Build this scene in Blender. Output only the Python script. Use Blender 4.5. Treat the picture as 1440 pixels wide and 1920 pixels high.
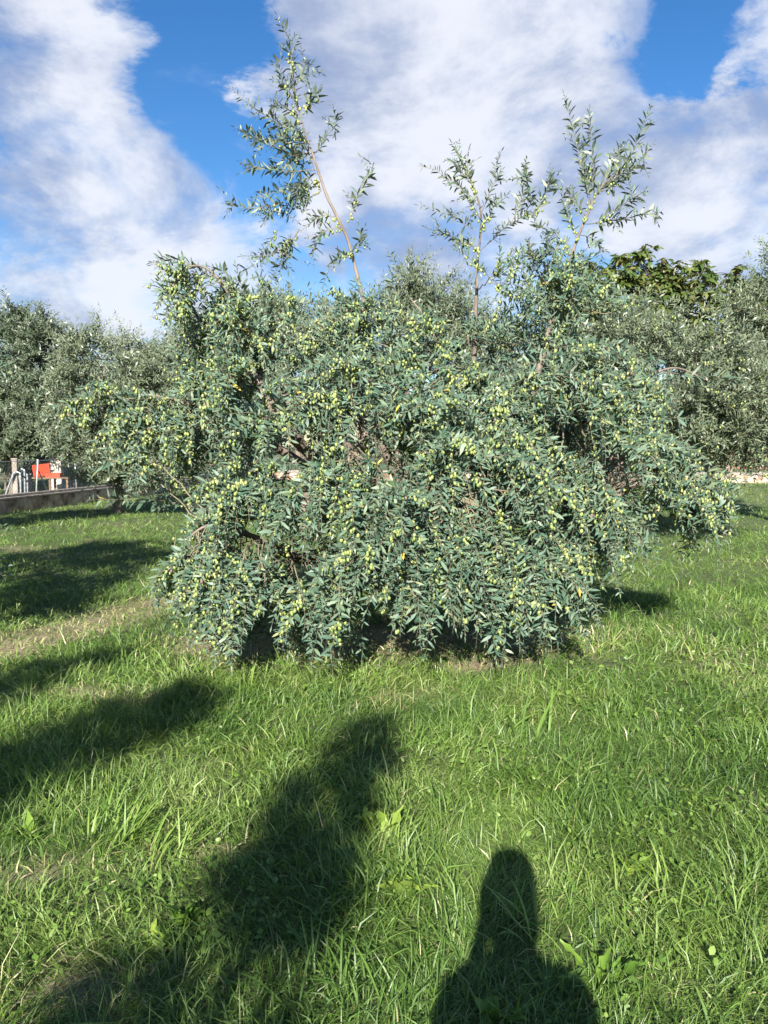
import bpy, math
import numpy as np
from mathutils import Vector, Matrix

for o in list(bpy.data.objects):
    bpy.data.objects.remove(o, do_unlink=True)
scene = bpy.context.scene
COL = scene.collection
R = math.radians

# ------------------------------------------------------------------ camera
CAM_H = 1.6
FPX = 1450.0
PITCH = math.atan2(125.0, FPX)
cam_d = bpy.data.cameras.new('camera')
cam_d.sensor_fit = 'VERTICAL'
cam_d.sensor_height = 24.0
cam_d.lens = 12.0 * FPX / 960.0
cam_d.clip_start = 0.05
cam_d.clip_end = 2000.0
cam = bpy.data.objects.new('camera', cam_d)
COL.objects.link(cam)
cam.location = (0, 0, CAM_H)
cam.rotation_euler = (math.pi / 2 - PITCH, 0, 0)
scene.camera = cam

# ------------------------------------------------------------------ world and sun
SUN_EL = R(28.0)
SUN_AZ = R(8.2)            # shadows fall this far to the right of straight ahead
SUN_TO = np.array([-math.sin(SUN_AZ) * math.cos(SUN_EL), -math.cos(SUN_AZ) * math.cos(SUN_EL), math.sin(SUN_EL)])

world = bpy.data.worlds.new('World')
scene.world = world
world.use_nodes = True


def build_world():
    nt = world.node_tree
    nt.nodes.clear()
    N, L = nt.nodes, nt.links

    def node(t, **kw):
        n = N.new(t)
        for k, v in kw.items():
            setattr(n, k, v)
        return n

    def math_(op, a, b=None, c=None, clamp=False):
        n = node('ShaderNodeMath', operation=op)
        n.use_clamp = clamp
        for i, v in enumerate((a, b, c)):
            if v is None:
                continue
            if isinstance(v, (int, float)):
                n.inputs[i].default_value = v
            else:
                L.new(v, n.inputs[i])
        return n.outputs[0]

    def maprange(v, a, b, c, d):
        n = node('ShaderNodeMapRange', interpolation_type='SMOOTHSTEP')
        L.new(v, n.inputs[0])
        for i, x in enumerate((a, b, c, d)):
            n.inputs[i + 1].default_value = x
        return n.outputs[0]

    def noise(vec, scale, detail, rough, dist=0.0):
        n = node('ShaderNodeTexNoise')
        n.inputs['Scale'].default_value = scale
        n.inputs['Detail'].default_value = detail
        n.inputs['Roughness'].default_value = rough
        n.inputs['Distortion'].default_value = dist
        L.new(vec, n.inputs['Vector'])
        return n.outputs['Fac'], n.outputs['Color']

    out = node('ShaderNodeOutputWorld')
    sky = node('ShaderNodeTexSky', sky_type='NISHITA')
    sky.sun_disc = False
    sky.sun_elevation = SUN_EL
    sky.sun_rotation = math.pi + SUN_AZ
    sky.air_density = 1.0
    sky.dust_density = 0.3
    sky.ozone_density = 2.5
    hs = node('ShaderNodeHueSaturation')
    hs.inputs['Saturation'].default_value = 1.32
    hs.inputs['Hue'].default_value = 0.506
    hs.inputs['Value'].default_value = 1.0
    L.new(sky.outputs[0], hs.inputs['Color'])
    bg_sky = node('ShaderNodeBackground')
    bg_sky.inputs['Strength'].default_value = 0.056
    L.new(hs.outputs[0], bg_sky.inputs['Color'])

    tc = node('ShaderNodeTexCoord')
    dirv = tc.outputs['Generated']
    nrm = node('ShaderNodeVectorMath', operation='NORMALIZE')
    L.new(dirv, nrm.inputs[0])
    dirv = nrm.outputs[0]
    sep = node('ShaderNodeSeparateXYZ')
    L.new(dirv, sep.inputs[0])
    # cloud layer coordinates: flattened towards the horizon as a real layer is
    zz = math_('MAXIMUM', math_('ADD', sep.outputs['Z'], 0.42), 0.12)
    inv = math_('DIVIDE', 1.0, zz)
    sc = node('ShaderNodeVectorMath', operation='SCALE')
    L.new(dirv, sc.inputs[0])
    L.new(inv, sc.inputs['Scale'])
    lay = sc.outputs[0]
    f1, c1 = noise(lay, 3.3, 12.0, 0.62, 0.25)
    f2, c2 = noise(lay, 1.5, 4.0, 0.5, 0.0)
    # wobble of the bank outlines
    wv = node('ShaderNodeVectorMath', operation='SUBTRACT')
    L.new(c1, wv.inputs[0])
    wv.inputs[1].default_value = (0.5, 0.5, 0.5)
    ws = node('ShaderNodeVectorMath', operation='SCALE')
    L.new(wv.outputs[0], ws.inputs[0])
    ws.inputs['Scale'].default_value = 0.34
    wd = node('ShaderNodeVectorMath', operation='ADD')
    L.new(dirv, wd.inputs[0])
    L.new(ws.outputs[0], wd.inputs[1])

    def pdir(px, py):
        x, z = px - 720.0, -(py - 960.0)
        c, s = math.cos(PITCH), math.sin(PITCH)
        v = Vector((x, FPX * c + z * s, -FPX * s + z * c))
        return v.normalized()

    # (pixel of the bank's middle, radius in pixels, weight)
    banks = [(120, 190, 200, .55), (40, 60, 190, .45), (330, 380, 130, .42), (130, 470, 230, .5),
             (420, 500, 150, .35), (760, 190, 260, .6), (980, 100, 250, .6), (800, 430, 240, .55),
             (1020, 300, 170, .45), (1400, 200, 130, .5), (1310, 370, 190, .6), (1200, 480, 150, .4),
             (560, -10, 110, .3), (700, 330, 160, .3)]
    gaps = [(400, 110, 150, .75), (400, 260, 120, .55), (330, -10, 140, .5), (1275, 90, 105, .75), (1330, 10, 130, .6),
            (1150, 240, 70, .3), (470, 380, 90, .35), (225, 300, 70, .3)]
    acc = None
    for lst, sgn in ((banks, 1.0), (gaps, -1.0)):
        for px, py, r, w in lst:
            d = node('ShaderNodeVectorMath', operation='DISTANCE')
            L.new(wd.outputs[0], d.inputs[0])
            d.inputs[1].default_value = pdir(px, py)
            v = maprange(d.outputs['Value'], r * 0.35 / FPX, r * 1.25 / FPX, sgn * w, 0.0)
            acc = v if acc is None else math_('ADD', acc, v)
    # one bound so that overlapping banks do not run away; elsewhere the noise alone makes the clouds
    acc = math_('MINIMUM', math_('MAXIMUM', acc, -0.6), 0.62)
    n_amp = math_('MULTIPLY', math_('SUBTRACT', f1, 0.5), 2.6)
    dens = math_('ADD', math_('ADD', acc, n_amp), math_('MULTIPLY', math_('SUBTRACT', f2, 0.45), 0.8))
    mask = maprange(dens, -0.20, 0.85, 0.0, 0.95)
    # light and grey parts: bright towards the sunlit rims, greyer where the cloud is thick
    sh = node('ShaderNodeVectorMath', operation='ADD')
    L.new(lay, sh.inputs[0])
    sh.inputs[1].default_value = (0.07, 0.03, -0.08)
    g1, _ = noise(sh.outputs[0], 3.3, 12.0, 0.62, 0.25)
    relief = math_('MULTIPLY', math_('SUBTRACT', f1, g1), 2.8)
    f3, _ = noise(lay, 3.6, 5.0, 0.55)
    big = math_('MULTIPLY', math_('SUBTRACT', f3, 0.46), 2.2)
    lite = math_('ADD', math_('ADD', relief, big), 0.58)
    lite = maprange(lite, -0.05, 1.0, 0.0, 1.0)
    mixc = node('ShaderNodeMix', data_type='RGBA')
    L.new(lite, mixc.inputs[0])
    mixc.inputs[6].default_value = (0.34, 0.42, 0.62, 1)
    mixc.inputs[7].default_value = (0.83, 0.86, 0.94, 1)
    bg_c = node('ShaderNodeBackground')
    bg_c.inputs['Strength'].default_value = 0.365
    L.new(mixc.outputs[2], bg_c.inputs['Color'])
    ms = node('ShaderNodeMixShader')
    L.new(mask, ms.inputs[0])
    L.new(bg_sky.outputs[0], ms.inputs[1])
    L.new(bg_c.outputs[0], ms.inputs[2])
    L.new(ms.outputs[0], out.inputs['Surface'])


build_world()

sun_d = bpy.data.lights.new('sun', 'SUN')
sun_d.energy = 5.0
sun_d.angle = R(0.53)
sun_d.color = (1.0, 0.945, 0.85)
sun = bpy.data.objects.new('sun', sun_d)
COL.objects.link(sun)
sun.rotation_euler = Vector(-SUN_TO).to_track_quat('-Z', 'Y').to_euler()
sun.location = (-3, -20, 12)

vs = scene.view_settings
vs.view_transform = 'Standard'
vs.look = 'None'
vs.exposure = 1.57
vs.gamma = 1.0
vs.use_curve_mapping = False
scene.render.engine = 'CYCLES'
scene.cycles.max_bounces = 4
scene.cycles.diffuse_bounces = 2
scene.cycles.glossy_bounces = 2
scene.cycles.transmission_bounces = 3

# ------------------------------------------------------------------ helpers
rng = np.random.default_rng(11)


def P(px, py, Y):
    """photo pixel at forward distance Y (metres)"""
    dn = py - 960.0
    c, s = math.cos(PITCH), math.sin(PITCH)
    f = FPX * c - dn * s
    d = FPX * s + dn * c
    k = Y / f
    return np.array([(px - 720.0) * k, Y, CAM_H - d * k])


def unit(v):
    return v / np.maximum(np.linalg.norm(v, axis=-1, keepdims=True), 1e-9)


def tag(o, label, cat, group=None):
    o['label'] = label
    o['category'] = cat
    if group:
        o['group'] = group
    return o


def empty(name, loc, rz=0.0):
    o = bpy.data.objects.new(name, None)
    COL.objects.link(o)
    o.location = loc
    o.rotation_euler = (0, 0, rz)
    o.empty_display_size = 0.2
    return o


def link(name, me, parent=None):
    o = bpy.data.objects.new(name, me)
    COL.objects.link(o)
    if parent is not None:
        o.parent = parent
    return o


def mesh_np(name, V, F, mat, attrs=None, smooth=False):
    """V (n,3), F (m,3) or (m,4) int"""
    me = bpy.data.meshes.new(name)
    V = np.ascontiguousarray(V, dtype=np.float32)
    F = np.ascontiguousarray(F, dtype=np.int32)
    k = F.shape[1]
    me.vertices.add(len(V))
    me.vertices.foreach_set('co', V.ravel())
    me.loops.add(F.size)
    me.loops.foreach_set('vertex_index', F.ravel())
    me.polygons.add(len(F))
    me.polygons.foreach_set('loop_start', np.arange(0, F.size, k, dtype=np.int32))
    me.polygons.foreach_set('loop_total', np.full(len(F), k, dtype=np.int32))
    if smooth:
        me.polygons.foreach_set('use_smooth', np.ones(len(F), dtype=bool))
    for an, av in (attrs or {}).items():
        a = me.attributes.new(an, 'FLOAT', 'POINT')
        a.data.foreach_set('value', np.ascontiguousarray(av, dtype=np.float32).ravel())
    me.update(calc_edges=True)
    if mat:
        me.materials.append(mat)
    return me


class MB:
    """collects boxes and tubes into one mesh"""

    def __init__(s):
        s.v, s.f = [], []
        s.n = 0

    def add(s, V, F):
        s.v.append(np.asarray(V, float))
        s.f += [tuple(int(i) + s.n for i in f) for f in F]
        s.n += len(V)
        return s

    def box(s, x0, y0, z0, x1, y1, z1):
        V = [(x0, y0, z0), (x1, y0, z0), (x1, y1, z0), (x0, y1, z0), (x0, y0, z1), (x1, y0, z1), (x1, y1, z1), (x0, y1, z1)]
        return s.add(V, [(3, 2, 1, 0), (4, 5, 6, 7), (0, 1, 5, 4), (1, 2, 6, 5), (2, 3, 7, 6), (3, 0, 4, 7)])

    def tube(s, pts, r, sides=8):
        pts = np.asarray(pts, float)
        r = np.broadcast_to(np.asarray(r, float), (len(pts),))
        V, F = tubes(pts[None], r[None], sides, cap=True)
        return s.add(V, F)

    def build(s, name, mat, parent=None, smooth=False, bevel=0.0):
        me = bpy.data.meshes.new(name)
        me.from_pydata([tuple(x) for x in np.vstack(s.v)], [], s.f)
        me.update()
        if smooth:
            for p in me.polygons:
                p.use_smooth = True
        me.materials.append(mat)
        o = link(name, me, parent)
        if bevel:
            m = o.modifiers.new('bevel', 'BEVEL')
            m.width = bevel
            m.segments = 2
        return o


def tubes(Pt, Rd, sides=3, cap=False):
    """batch of S polylines (S,n,3) with radii (S,n) -> V, quads (as tuples when cap) """
    S, n, _ = Pt.shape
    T = unit(np.gradient(Pt, axis=1))
    ref = np.where(np.abs(T[..., 2:3]) > 0.9, np.array([1.0, 0.2, 0]), np.array([0, 0, 1.0]))
    ref = np.broadcast_to(ref[:, :1], T.shape) if n > 0 else ref
    U = unit(np.cross(T, ref))
    W = np.cross(T, U)
    a = np.arange(sides) / sides * 2 * np.pi
    V = Pt[:, :, None, :] + Rd[:, :, None, None] * (np.cos(a)[None, None, :, None] * U[:, :, None, :] + np.sin(a)[None, None, :, None] * W[:, :, None, :])
    V = V.reshape(-1, 3)
    i = np.arange(S)[:, None, None] * n * sides + np.arange(n - 1)[None, :, None] * sides
    j = np.arange(sides)[None, None, :]
    j2 = (j + 1) % sides
    F = np.stack([i + j, i + j2, i + sides + j2, i + sides + j], -1).reshape(-1, 4)
    if cap:
        F = [tuple(f) for f in F]
        F.append(tuple(range(sides))[::-1])
        F.append(tuple((n - 1) * sides + k for k in range(sides)))
    return V, F


def resample(pts, n):
    """smooth Catmull-Rom through the points (k,d) -> (n,d)"""
    p = np.asarray(pts, float)
    q = np.vstack([2 * p[0] - p[1], p, 2 * p[-1] - p[-2]])
    t = np.linspace(0, len(p) - 1 - 1e-6, n)
    i = t.astype(int)
    u = (t - i)[:, None]
    a, b, c, d = q[i], q[i + 1], q[i + 2], q[i + 3]
    return 0.5 * (2 * b + (c - a) * u + (2 * a - 5 * b + 4 * c - d) * u ** 2 + (3 * b - a - 3 * c + d) * u ** 3)


def bez(a, b, c, n):
    t = np.linspace(0, 1, n)
    t = t.reshape((1, n, 1))
    a, b, c = a[:, None], b[:, None], c[:, None]
    return a * (1 - t) ** 2 + 2 * b * t * (1 - t) + c * t ** 2


# ------------------------------------------------------------------ materials
def mat_new(name):
    m = bpy.data.materials.new(name)
    m.use_nodes = True
    nt = m.node_tree
    for n in list(nt.nodes):
        nt.nodes.remove(n)
    out = nt.nodes.new('ShaderNodeOutputMaterial')
    b = nt.nodes.new('ShaderNodeBsdfPrincipled')
    nt.links.new(b.outputs[0], out.inputs[0])
    return m, nt, b, out


def ramp(nt, fac, stops):
    r = nt.nodes.new('ShaderNodeValToRGB')
    els = r.color_ramp.elements
    while len(els) < len(stops):
        els.new(0.5)
    for e, (p, c) in zip(els, stops):
        e.position = p
        e.color = (*c, 1)
    nt.links.new(fac, r.inputs[0])
    return r.outputs[0]


def tnoise(nt, scale, detail=4, rough=0.55, coord='Object', dist=0.0):
    tc = nt.nodes.new('ShaderNodeTexCoord')
    n = nt.nodes.new('ShaderNodeTexNoise')
    n.inputs['Scale'].default_value = scale
    n.inputs['Detail'].default_value = detail
    n.inputs['Roughness'].default_value = rough
    n.inputs['Distortion'].default_value = dist
    nt.links.new(tc.outputs[coord], n.inputs['Vector'])
    return n.outputs['Fac']


def bump(nt, b, h, strength=0.5, dist=0.01):
    n = nt.nodes.new('ShaderNodeBump')
    n.inputs['Strength'].default_value = strength
    n.inputs['Distance'].default_value = dist
    nt.links.new(h, n.inputs['Height'])
    nt.links.new(n.outputs[0], b.inputs['Normal'])


def simple(name, stops, scale=8.0, rough=0.7, bumps=0.0, metal=0.0, detail=5):
    m, nt, b, out = mat_new(name)
    f = tnoise(nt, scale, detail)
    nt.links.new(ramp(nt, f, stops), b.inputs['Base Color'])
    b.inputs['Roughness'].default_value = rough
    b.inputs['Metallic'].default_value = metal
    if bumps:
        bump(nt, b, f, bumps, 0.02)
    return m


def leaf_mat(name, top, under, trans, tfac, rough=0.42, spec=0.5):
    """two-sided leaf: the upper face, the paler underside, some light through it"""
    m, nt, b, out = mat_new(name)
    at = nt.nodes.new('ShaderNodeAttribute')
    at.attribute_name = 'tint'
    ct = ramp(nt, at.outputs['Fac'], top)
    cu = ramp(nt, at.outputs['Fac'], under)
    g = nt.nodes.new('ShaderNodeNewGeometry')
    mx = nt.nodes.new('ShaderNodeMix')
    mx.data_type = 'RGBA'
    nt.links.new(g.outputs['Backfacing'], mx.inputs[0])
    nt.links.new(ct, mx.inputs[6])
    nt.links.new(cu, mx.inputs[7])
    nt.links.new(mx.outputs[2], b.inputs['Base Color'])
    b.inputs['Roughness'].default_value = rough
    b.inputs['Specular IOR Level'].default_value = spec
    t = nt.nodes.new('ShaderNodeBsdfTranslucent')
    ctr = ramp(nt, at.outputs['Fac'], trans)
    nt.links.new(ctr, t.inputs['Color'])
    ms = nt.nodes.new('ShaderNodeMixShader')
    ms.inputs[0].default_value = tfac
    nt.links.new(b.outputs[0], ms.inputs[1])
    nt.links.new(t.outputs[0], ms.inputs[2])
    nt.links.new(ms.outputs[0], out.inputs[0])
    return m


M = {}
M['olive_leaf'] = leaf_mat('olive leaf',
    [(0, (.038, .08, .052)), (.45, (.072, .126, .084)), (.9, (.125, .175, .105)), (.985, (.19, .2, .08)), (1, (.5, .36, .05))],
    [(0, (.085, .115, .085)), (.6, (.13, .16, .12)), (.985, (.22, .25, .18)), (1, (.4, .3, .08))],
    [(0, (.08, .13, .03)), (.98, (.15, .2, .05)), (1, (.4, .3, .05))], 0.09, 0.52, 0.45)
M['far_olive_leaf'] = leaf_mat('far olive leaf',
    [(0, (.06, .085, .05)), (.5, (.095, .125, .075)), (1, (.15, .175, .10))],
    [(0, (.15, .17, .12)), (.6, (.21, .23, .16)), (1, (.29, .30, .21))],
    [(0, (.08, .12, .03)), (1, (.16, .2, .06))], 0.14, 0.42, 0.5)
M['broad_leaf'] = leaf_mat('broad leaf',
    [(0, (.04, .078, .018)), (.5, (.07, .115, .026)), (.9, (.12, .14, .036)), (1, (.2, .13, .035))],
    [(0, (.10, .12, .05)), (1, (.2, .18, .08))],
    [(0, (.10, .14, .02)), (1, (.28, .22, .04))], 0.22, 0.45, 0.4)
M['grass'] = leaf_mat('grass blade',
    [(0, (.04, .092, .014)), (.3, (.086, .165, .024)), (.6, (.155, .238, .043)), (.8, (.21, .29, .075)), (.86, (.27, .29, .11)), (1, (.44, .39, .22))],
    [(0, (.048, .10, .021)), (.3, (.094, .17, .032)), (.6, (.16, .243, .053)), (.8, (.215, .295, .085)), (.86, (.28, .30, .12)), (1, (.44, .39, .22))],
    [(0, (.05, .15, .01)), (.6, (.17, .32, .025)), (.8, (.26, .36, .045)), (1, (.40, .34, .13))], 0.28, 0.48, 0.5)
M['weed'] = leaf_mat('weed leaf',
    [(0, (.07, .15, .02)), (.5, (.17, .27, .035)), (1, (.30, .36, .06))],
    [(0, (.08, .16, .03)), (.5, (.17, .27, .05)), (1, (.30, .36, .08))],
    [(0, (.10, .2, .015)), (1, (.34, .42, .05))], 0.28, 0.45, 0.35)


def fruit_mat():
    m, nt, b, out = mat_new('olive fruit')
    at = nt.nodes.new('ShaderNodeAttribute')
    at.attribute_name = 'tint'
    c = ramp(nt, at.outputs['Fac'], [(0, (.13, .185, .05)), (.5, (.21, .26, .075)), (.93, (.30, .33, .11)), (1, (.14, .09, .08))])
    nt.links.new(c, b.inputs['Base Color'])
    b.inputs['Roughness'].default_value = 0.42
    return m


M['olive'] = fruit_mat()


def bark_mat(name, cols, scale=14):
    m, nt, b, out = mat_new(name)
    tc = nt.nodes.new('ShaderNodeTexCoord')
    mp = nt.nodes.new('ShaderNodeMapping')
    mp.inputs['Scale'].default_value = (1, 1, 0.3)
    nt.links.new(tc.outputs['Object'], mp.inputs[0])
    n = nt.nodes.new('ShaderNodeTexNoise')
    n.inputs['Scale'].default_value = scale
    n.inputs['Detail'].default_value = 7
    n.inputs['Roughness'].default_value = .65
    nt.links.new(mp.outputs[0], n.inputs['Vector'])
    nt.links.new(ramp(nt, n.outputs['Fac'], cols), b.inputs['Base Color'])
    b.inputs['Roughness'].default_value = 0.85
    bump(nt, b, n.outputs['Fac'], 0.7, 0.02)
    return m


M['bark'] = bark_mat('olive bark', [(.3, (.07, .053, .042)), (.5, (.15, .118, .095)), (.7, (.22, .18, .15))])
M['twig'] = bark_mat('olive twig', [(.3, (.11, .095, .06)), (.6, (.19, .165, .11)), (.8, (.25, .22, .16))], 30)
M['far_bark'] = bark_mat('far bark', [(.3, (.06, .05, .04)), (.55, (.15, .12, .09)), (.75, (.24, .2, .16))])

# ------------------------------------------------------------------ the ground
GR = np.random.default_rng(5)
_ph = GR.uniform(0, 6.28, (6,))


def gh(x, y):
    return 0.012 * np.sin(1.9 * x + _ph[0]) * np.sin(1.6 * y + _ph[1]) + 0.016 * np.sin(.8 * x + .6 * y + _ph[2]) + 0.006 * np.sin(4.3 * x - 3.1 * y + _ph[3])


def vnoise(x, y, s, seed):
    """cheap value noise for patches"""
    r = np.random.default_rng(seed).uniform(0, 1, (64, 64))
    u, v = x / s + 900.0, y / s + 900.0
    i, j = np.floor(u).astype(int), np.floor(v).astype(int)
    fu, fv = u - i, v - j
    fu, fv = fu * fu * (3 - 2 * fu), fv * fv * (3 - 2 * fv)
    g = lambda a, b: r[a % 64, b % 64]
    return (g(i, j) * (1 - fu) + g(i + 1, j) * fu) * (1 - fv) + (g(i, j + 1) * (1 - fu) + g(i + 1, j + 1) * fu) * fv


def seg_d(x, y, a, b):
    ax, ay = a
    dx, dy = b[0] - ax, b[1] - ay
    t = np.clip(((x - ax) * dx + (y - ay) * dy) / (dx * dx + dy * dy), 0, 1)
    return np.hypot(x - ax - t * dx, y - ay - t * dy)


def dryness(x, y):
    """0 lush .. 1 worn, dry turf (the worn strip at the left, under the tree, thin spots)"""
    n = vnoise(x, y, .35, 3) * .6 + vnoise(x, y, .13, 4) * .4
    d = np.clip(1.25 - seg_d(x, y, (-3.3, 5.5), (-2.2, 7.9)) / .42, 0, 1) * (.45 + .9 * n)
    d = np.maximum(d, np.clip(1.15 - seg_d(x, y, (-1.2, 6.1), (1.3, 6.3)) / .75, 0, 1) * (.35 + .8 * n))
    d = np.maximum(d, np.clip(1.2 - seg_d(x, y, (.62, 5.45), (.95, 5.5)) / .22, 0, 1) * (.45 + .8 * n))
    d = np.maximum(d, np.clip(1.2 - np.hypot((x + 1.30) / .34, (y - 2.75) / .20), 0, 1) * (.05 + n))
    d = np.maximum(d, np.clip(1.2 - np.hypot((x + .95) / .22, (y - 2.17) / .16), 0, 1) * (.4 + n))
    d = np.maximum(d, np.clip(1.2 - np.hypot((x + 0.80) / .26, (y - 2.95) / .12), 0, 1) * (.25 + n))
    d = np.maximum(d, np.clip(1.2 - np.hypot((x + 1.95) / .36, (y - 4.9) / .2), 0, 1) * (.2 + .7 * n))
    spots = np.clip((vnoise(x, y, .8, 8) - .74) * 3, 0, 1) * n
    return np.clip(np.maximum(d, spots), 0, 1)


def ground_mat():
    m, nt, b, out = mat_new('soil and thatch')
    at = nt.nodes.new('ShaderNodeAttribute')
    at.attribute_name = 'dry'
    f = tnoise(nt, 9, 8, .65)
    f2 = tnoise(nt, 60, 4, .6)
    lush = ramp(nt, f, [(.3, (.035, .045, .014)), (.55, (.06, .085, .022)), (.75, (.085, .10, .035))])
    drym = ramp(nt, f2, [(.3, (.10, .075, .045)), (.5, (.21, .165, .10)), (.7, (.36, .29, .18))])
    mx = nt.nodes.new('ShaderNodeMix')
    mx.data_type = 'RGBA'
    nt.links.new(at.outputs['Fac'], mx.inputs[0])
    nt.links.new(lush, mx.inputs[6])
    nt.links.new(drym, mx.inputs[7])
    nt.links.new(mx.outputs[2], b.inputs['Base Color'])
    b.inputs['Roughness'].default_value = 0.95
    bump(nt, b, f2, 0.6, 0.02)
    return m


def build_ground():
    gx = np.concatenate([-np.geomspace(400, 8, 18), np.linspace(-7.5, 7.5, 151), np.geomspace(8, 400, 18)])
    gy = np.concatenate([-np.geomspace(400, 4, 18), np.linspace(-3.5, 14, 160), np.geomspace(14.6, 500, 24)])
    X, Y = np.meshgrid(gx, gy)
    fade = np.clip(1 - (np.hypot(X, Y - 6) - 40) / 40, 0, 1)
    V = np.stack([X, Y, gh(X, Y) * fade], -1).reshape(-1, 3)
    nx, ny = len(gx), len(gy)
    i = (np.arange(ny - 1)[:, None] * nx + np.arange(nx - 1)[None]).ravel()
    F = np.stack([i, i + 1, i + nx + 1, i + nx], -1)
    me = mesh_np('ground', V, F, ground_mat(), {'dry': dryness(V[:, 0], V[:, 1])}, True)
    o = link('ground', me)
    o['kind'] = 'structure'


build_ground()


# ------------------------------------------------------------------ olive trees
LEAF_T = np.array([(0, 0, 0), (.30, -.46, .03), (.30, .46, .03), (.66, -.44, .015), (.66, .44, .015), (1, 0, -.07)])
LEAF_F = np.array([(0, 1, 2), (1, 3, 4), (1, 4, 2), (3, 5, 4)])
LEAF_T2 = np.array([(0, 0, 0), (.5, -.5, .03), (.5, .5, .03), (1, 0, -.05)])
LEAF_F2 = np.array([(0, 1, 2), (1, 3, 2)])


def leaf_mesh_arrays(B, A, Nn, Ln, Wd, T, F):
    Sd = np.cross(Nn, A)
    V = (B[:, None] + A[:, None] * (T[None, :, 0:1] * Ln[:, None, None]) + Sd[:, None] * (T[None, :, 1:2] * Wd[:, None, None])
         + Nn[:, None] * (T[None, :, 2:3] * Ln[:, None, None])).reshape(-1, 3)
    Fa = (F[None] + (np.arange(len(B)) * len(T))[:, None, None]).reshape(-1, 3)
    return V, Fa


def grow(P0, D0, L, n, grav, jit, rg, floor=0.03):
    S = len(P0)
    pts = np.empty((S, n + 1, 3))
    pts[:, 0] = P0
    d = unit(D0)
    st = (L / n)[:, None]
    p = P0.copy()
    for i in range(n):
        d = d + np.array([0, 0, -1.0]) * (grav[:, None] * st) + rg.normal(0, jit, (S, 3))
        d = unit(d)
        p = p + d * st
        low = p[:, 2] < floor
        p[low, 2] = floor + rg.uniform(0, .03, low.sum())
        d[low, 2] = np.abs(d[low, 2]) * .1
        pts[:, i + 1] = p
    return pts


def on_path(pts, L, s):
    """points and tangents at arc lengths s (S,) on uniform polylines"""
    n = pts.shape[1] - 1
    t = np.clip(s / L, 0, .9999) * n
    i = t.astype(int)
    u = (t - i)[:, None]
    r = np.arange(len(pts))
    a, b = pts[r, i], pts[r, i + 1]
    return a * (1 - u) + b * u, unit(b - a)


def leaves_on(pts, L, rg, spacing=.03, ln=.078, w=.2, start=.08, drop=.12, up=.1, hint_up=.45, hint_sun=.8):
    Bs, As, Ns, Ls, Ws, Sx = [], [], [], [], [], []
    S = len(pts)
    ph = rg.uniform(0, 6.28, S)
    k = 0
    T0 = unit(pts[:, 1] - pts[:, 0])
    vig = rg.uniform(.8, 1.2, S)
    while True:
        s = L * start + (k + .5) * spacing
        ok = s < L
        if not ok.any():
            break
        b, t = on_path(pts, L, s)
        ref = np.where(np.abs(t[:, 2:3]) > .9, np.array([1.0, .3, 0]), np.array([0, 0, 1.0]))
        u = unit(np.cross(t, ref))
        v = np.cross(t, u)
        ang = ph + k * 1.5708 + rg.normal(0, .25, S)
        q = u * np.cos(ang)[:, None] + v * np.sin(ang)[:, None]
        tip = np.clip((L - s) / .12, .45, 1)
        for sg in (1, -1):
            keep = ok & (rg.uniform(0, 1, S) > drop)
            a = unit(q * sg * .85 + t * rg.uniform(.25, .8, (S, 1)) + np.array([0, 0, up]) + rg.normal(0, .18, (S, 3)))
            h = np.array([0, 0, hint_up]) + SUN_TO * hint_sun + rg.normal(0, .42, (S, 3))
            nn = unit(h - (h * a).sum(1, keepdims=True) * a)
            l = ln * vig * rg.uniform(.7, 1.2, S) * tip
            Bs.append(b[keep]); As.append(a[keep]); Ns.append(nn[keep]); Ls.append(l[keep])
            Ws.append((l * w * rg.uniform(.85, 1.2, S))[keep])
        k += 1
    # terminal leaf
    b, t = on_path(pts, L, L * .999)
    h = np.array([0, 0, 1.0]) + rg.normal(0, .4, (S, 3))
    nn = unit(h - (h * t).sum(1, keepdims=True) * t)
    l = ln * .6 * rg.uniform(.7, 1.1, S)
    Bs.append(b); As.append(t); Ns.append(nn); Ls.append(l); Ws.append(l * w)
    return [np.concatenate(x) for x in (Bs, As, Ns, Ls, Ws)]


def olives_on(pts, L, rg, frac=.6, per=9.0, reach=(.1, .75)):
    """fruit in loose clusters along the strands"""
    out = []
    S = len(pts)
    bearing = rg.uniform(0, 1, S) < frac
    K = int(per * 1.6)
    cl = rg.uniform(*reach, S)
    for k in range(K):
        ok = bearing & (rg.uniform(0, 1, S) < .62)
        s = L * np.clip(cl + rg.normal(0, .17, S), .03, .97)
        b, t = on_path(pts, L, s)
        off = rg.normal(0, .014, (S, 3)) + np.array([0, 0, -.018])
        out.append((b + off)[ok])
    return np.concatenate(out)


def sphere_arrays(seg=5, rings=3):
    V = [(0, 0, 1)]
    for i in range(1, rings):
        th = math.pi * i / rings
        for j in range(seg):
            a = 2 * math.pi * j / seg
            V.append((math.sin(th) * math.cos(a), math.sin(th) * math.sin(a), math.cos(th)))
    V.append((0, 0, -1))
    F = []
    for j in range(seg):
        F.append((0, 1 + j, 1 + (j + 1) % seg))
    for i in range(rings - 2):
        for j in range(seg):
            a, b = 1 + i * seg + j, 1 + i * seg + (j + 1) % seg
            F += [(a, a + seg, b + seg), (a, b + seg, b)]
    o = 1 + (rings - 2) * seg
    for j in range(seg):
        F.append((o + j, len(V) - 1, o + (j + 1) % seg))
    return np.array(V, float), np.array(F)


def frame_matrix(x, z, loc, sx, sy, sz):
    y = np.cross(z, x)
    m = Matrix(((x[0] * sx, y[0] * sy, z[0] * sz, loc[0]), (x[1] * sx, y[1] * sy, z[1] * sz, loc[1]), (x[2] * sx, y[2] * sy, z[2] * sz, loc[2]), (0, 0, 0, 1)))
    return m


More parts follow.
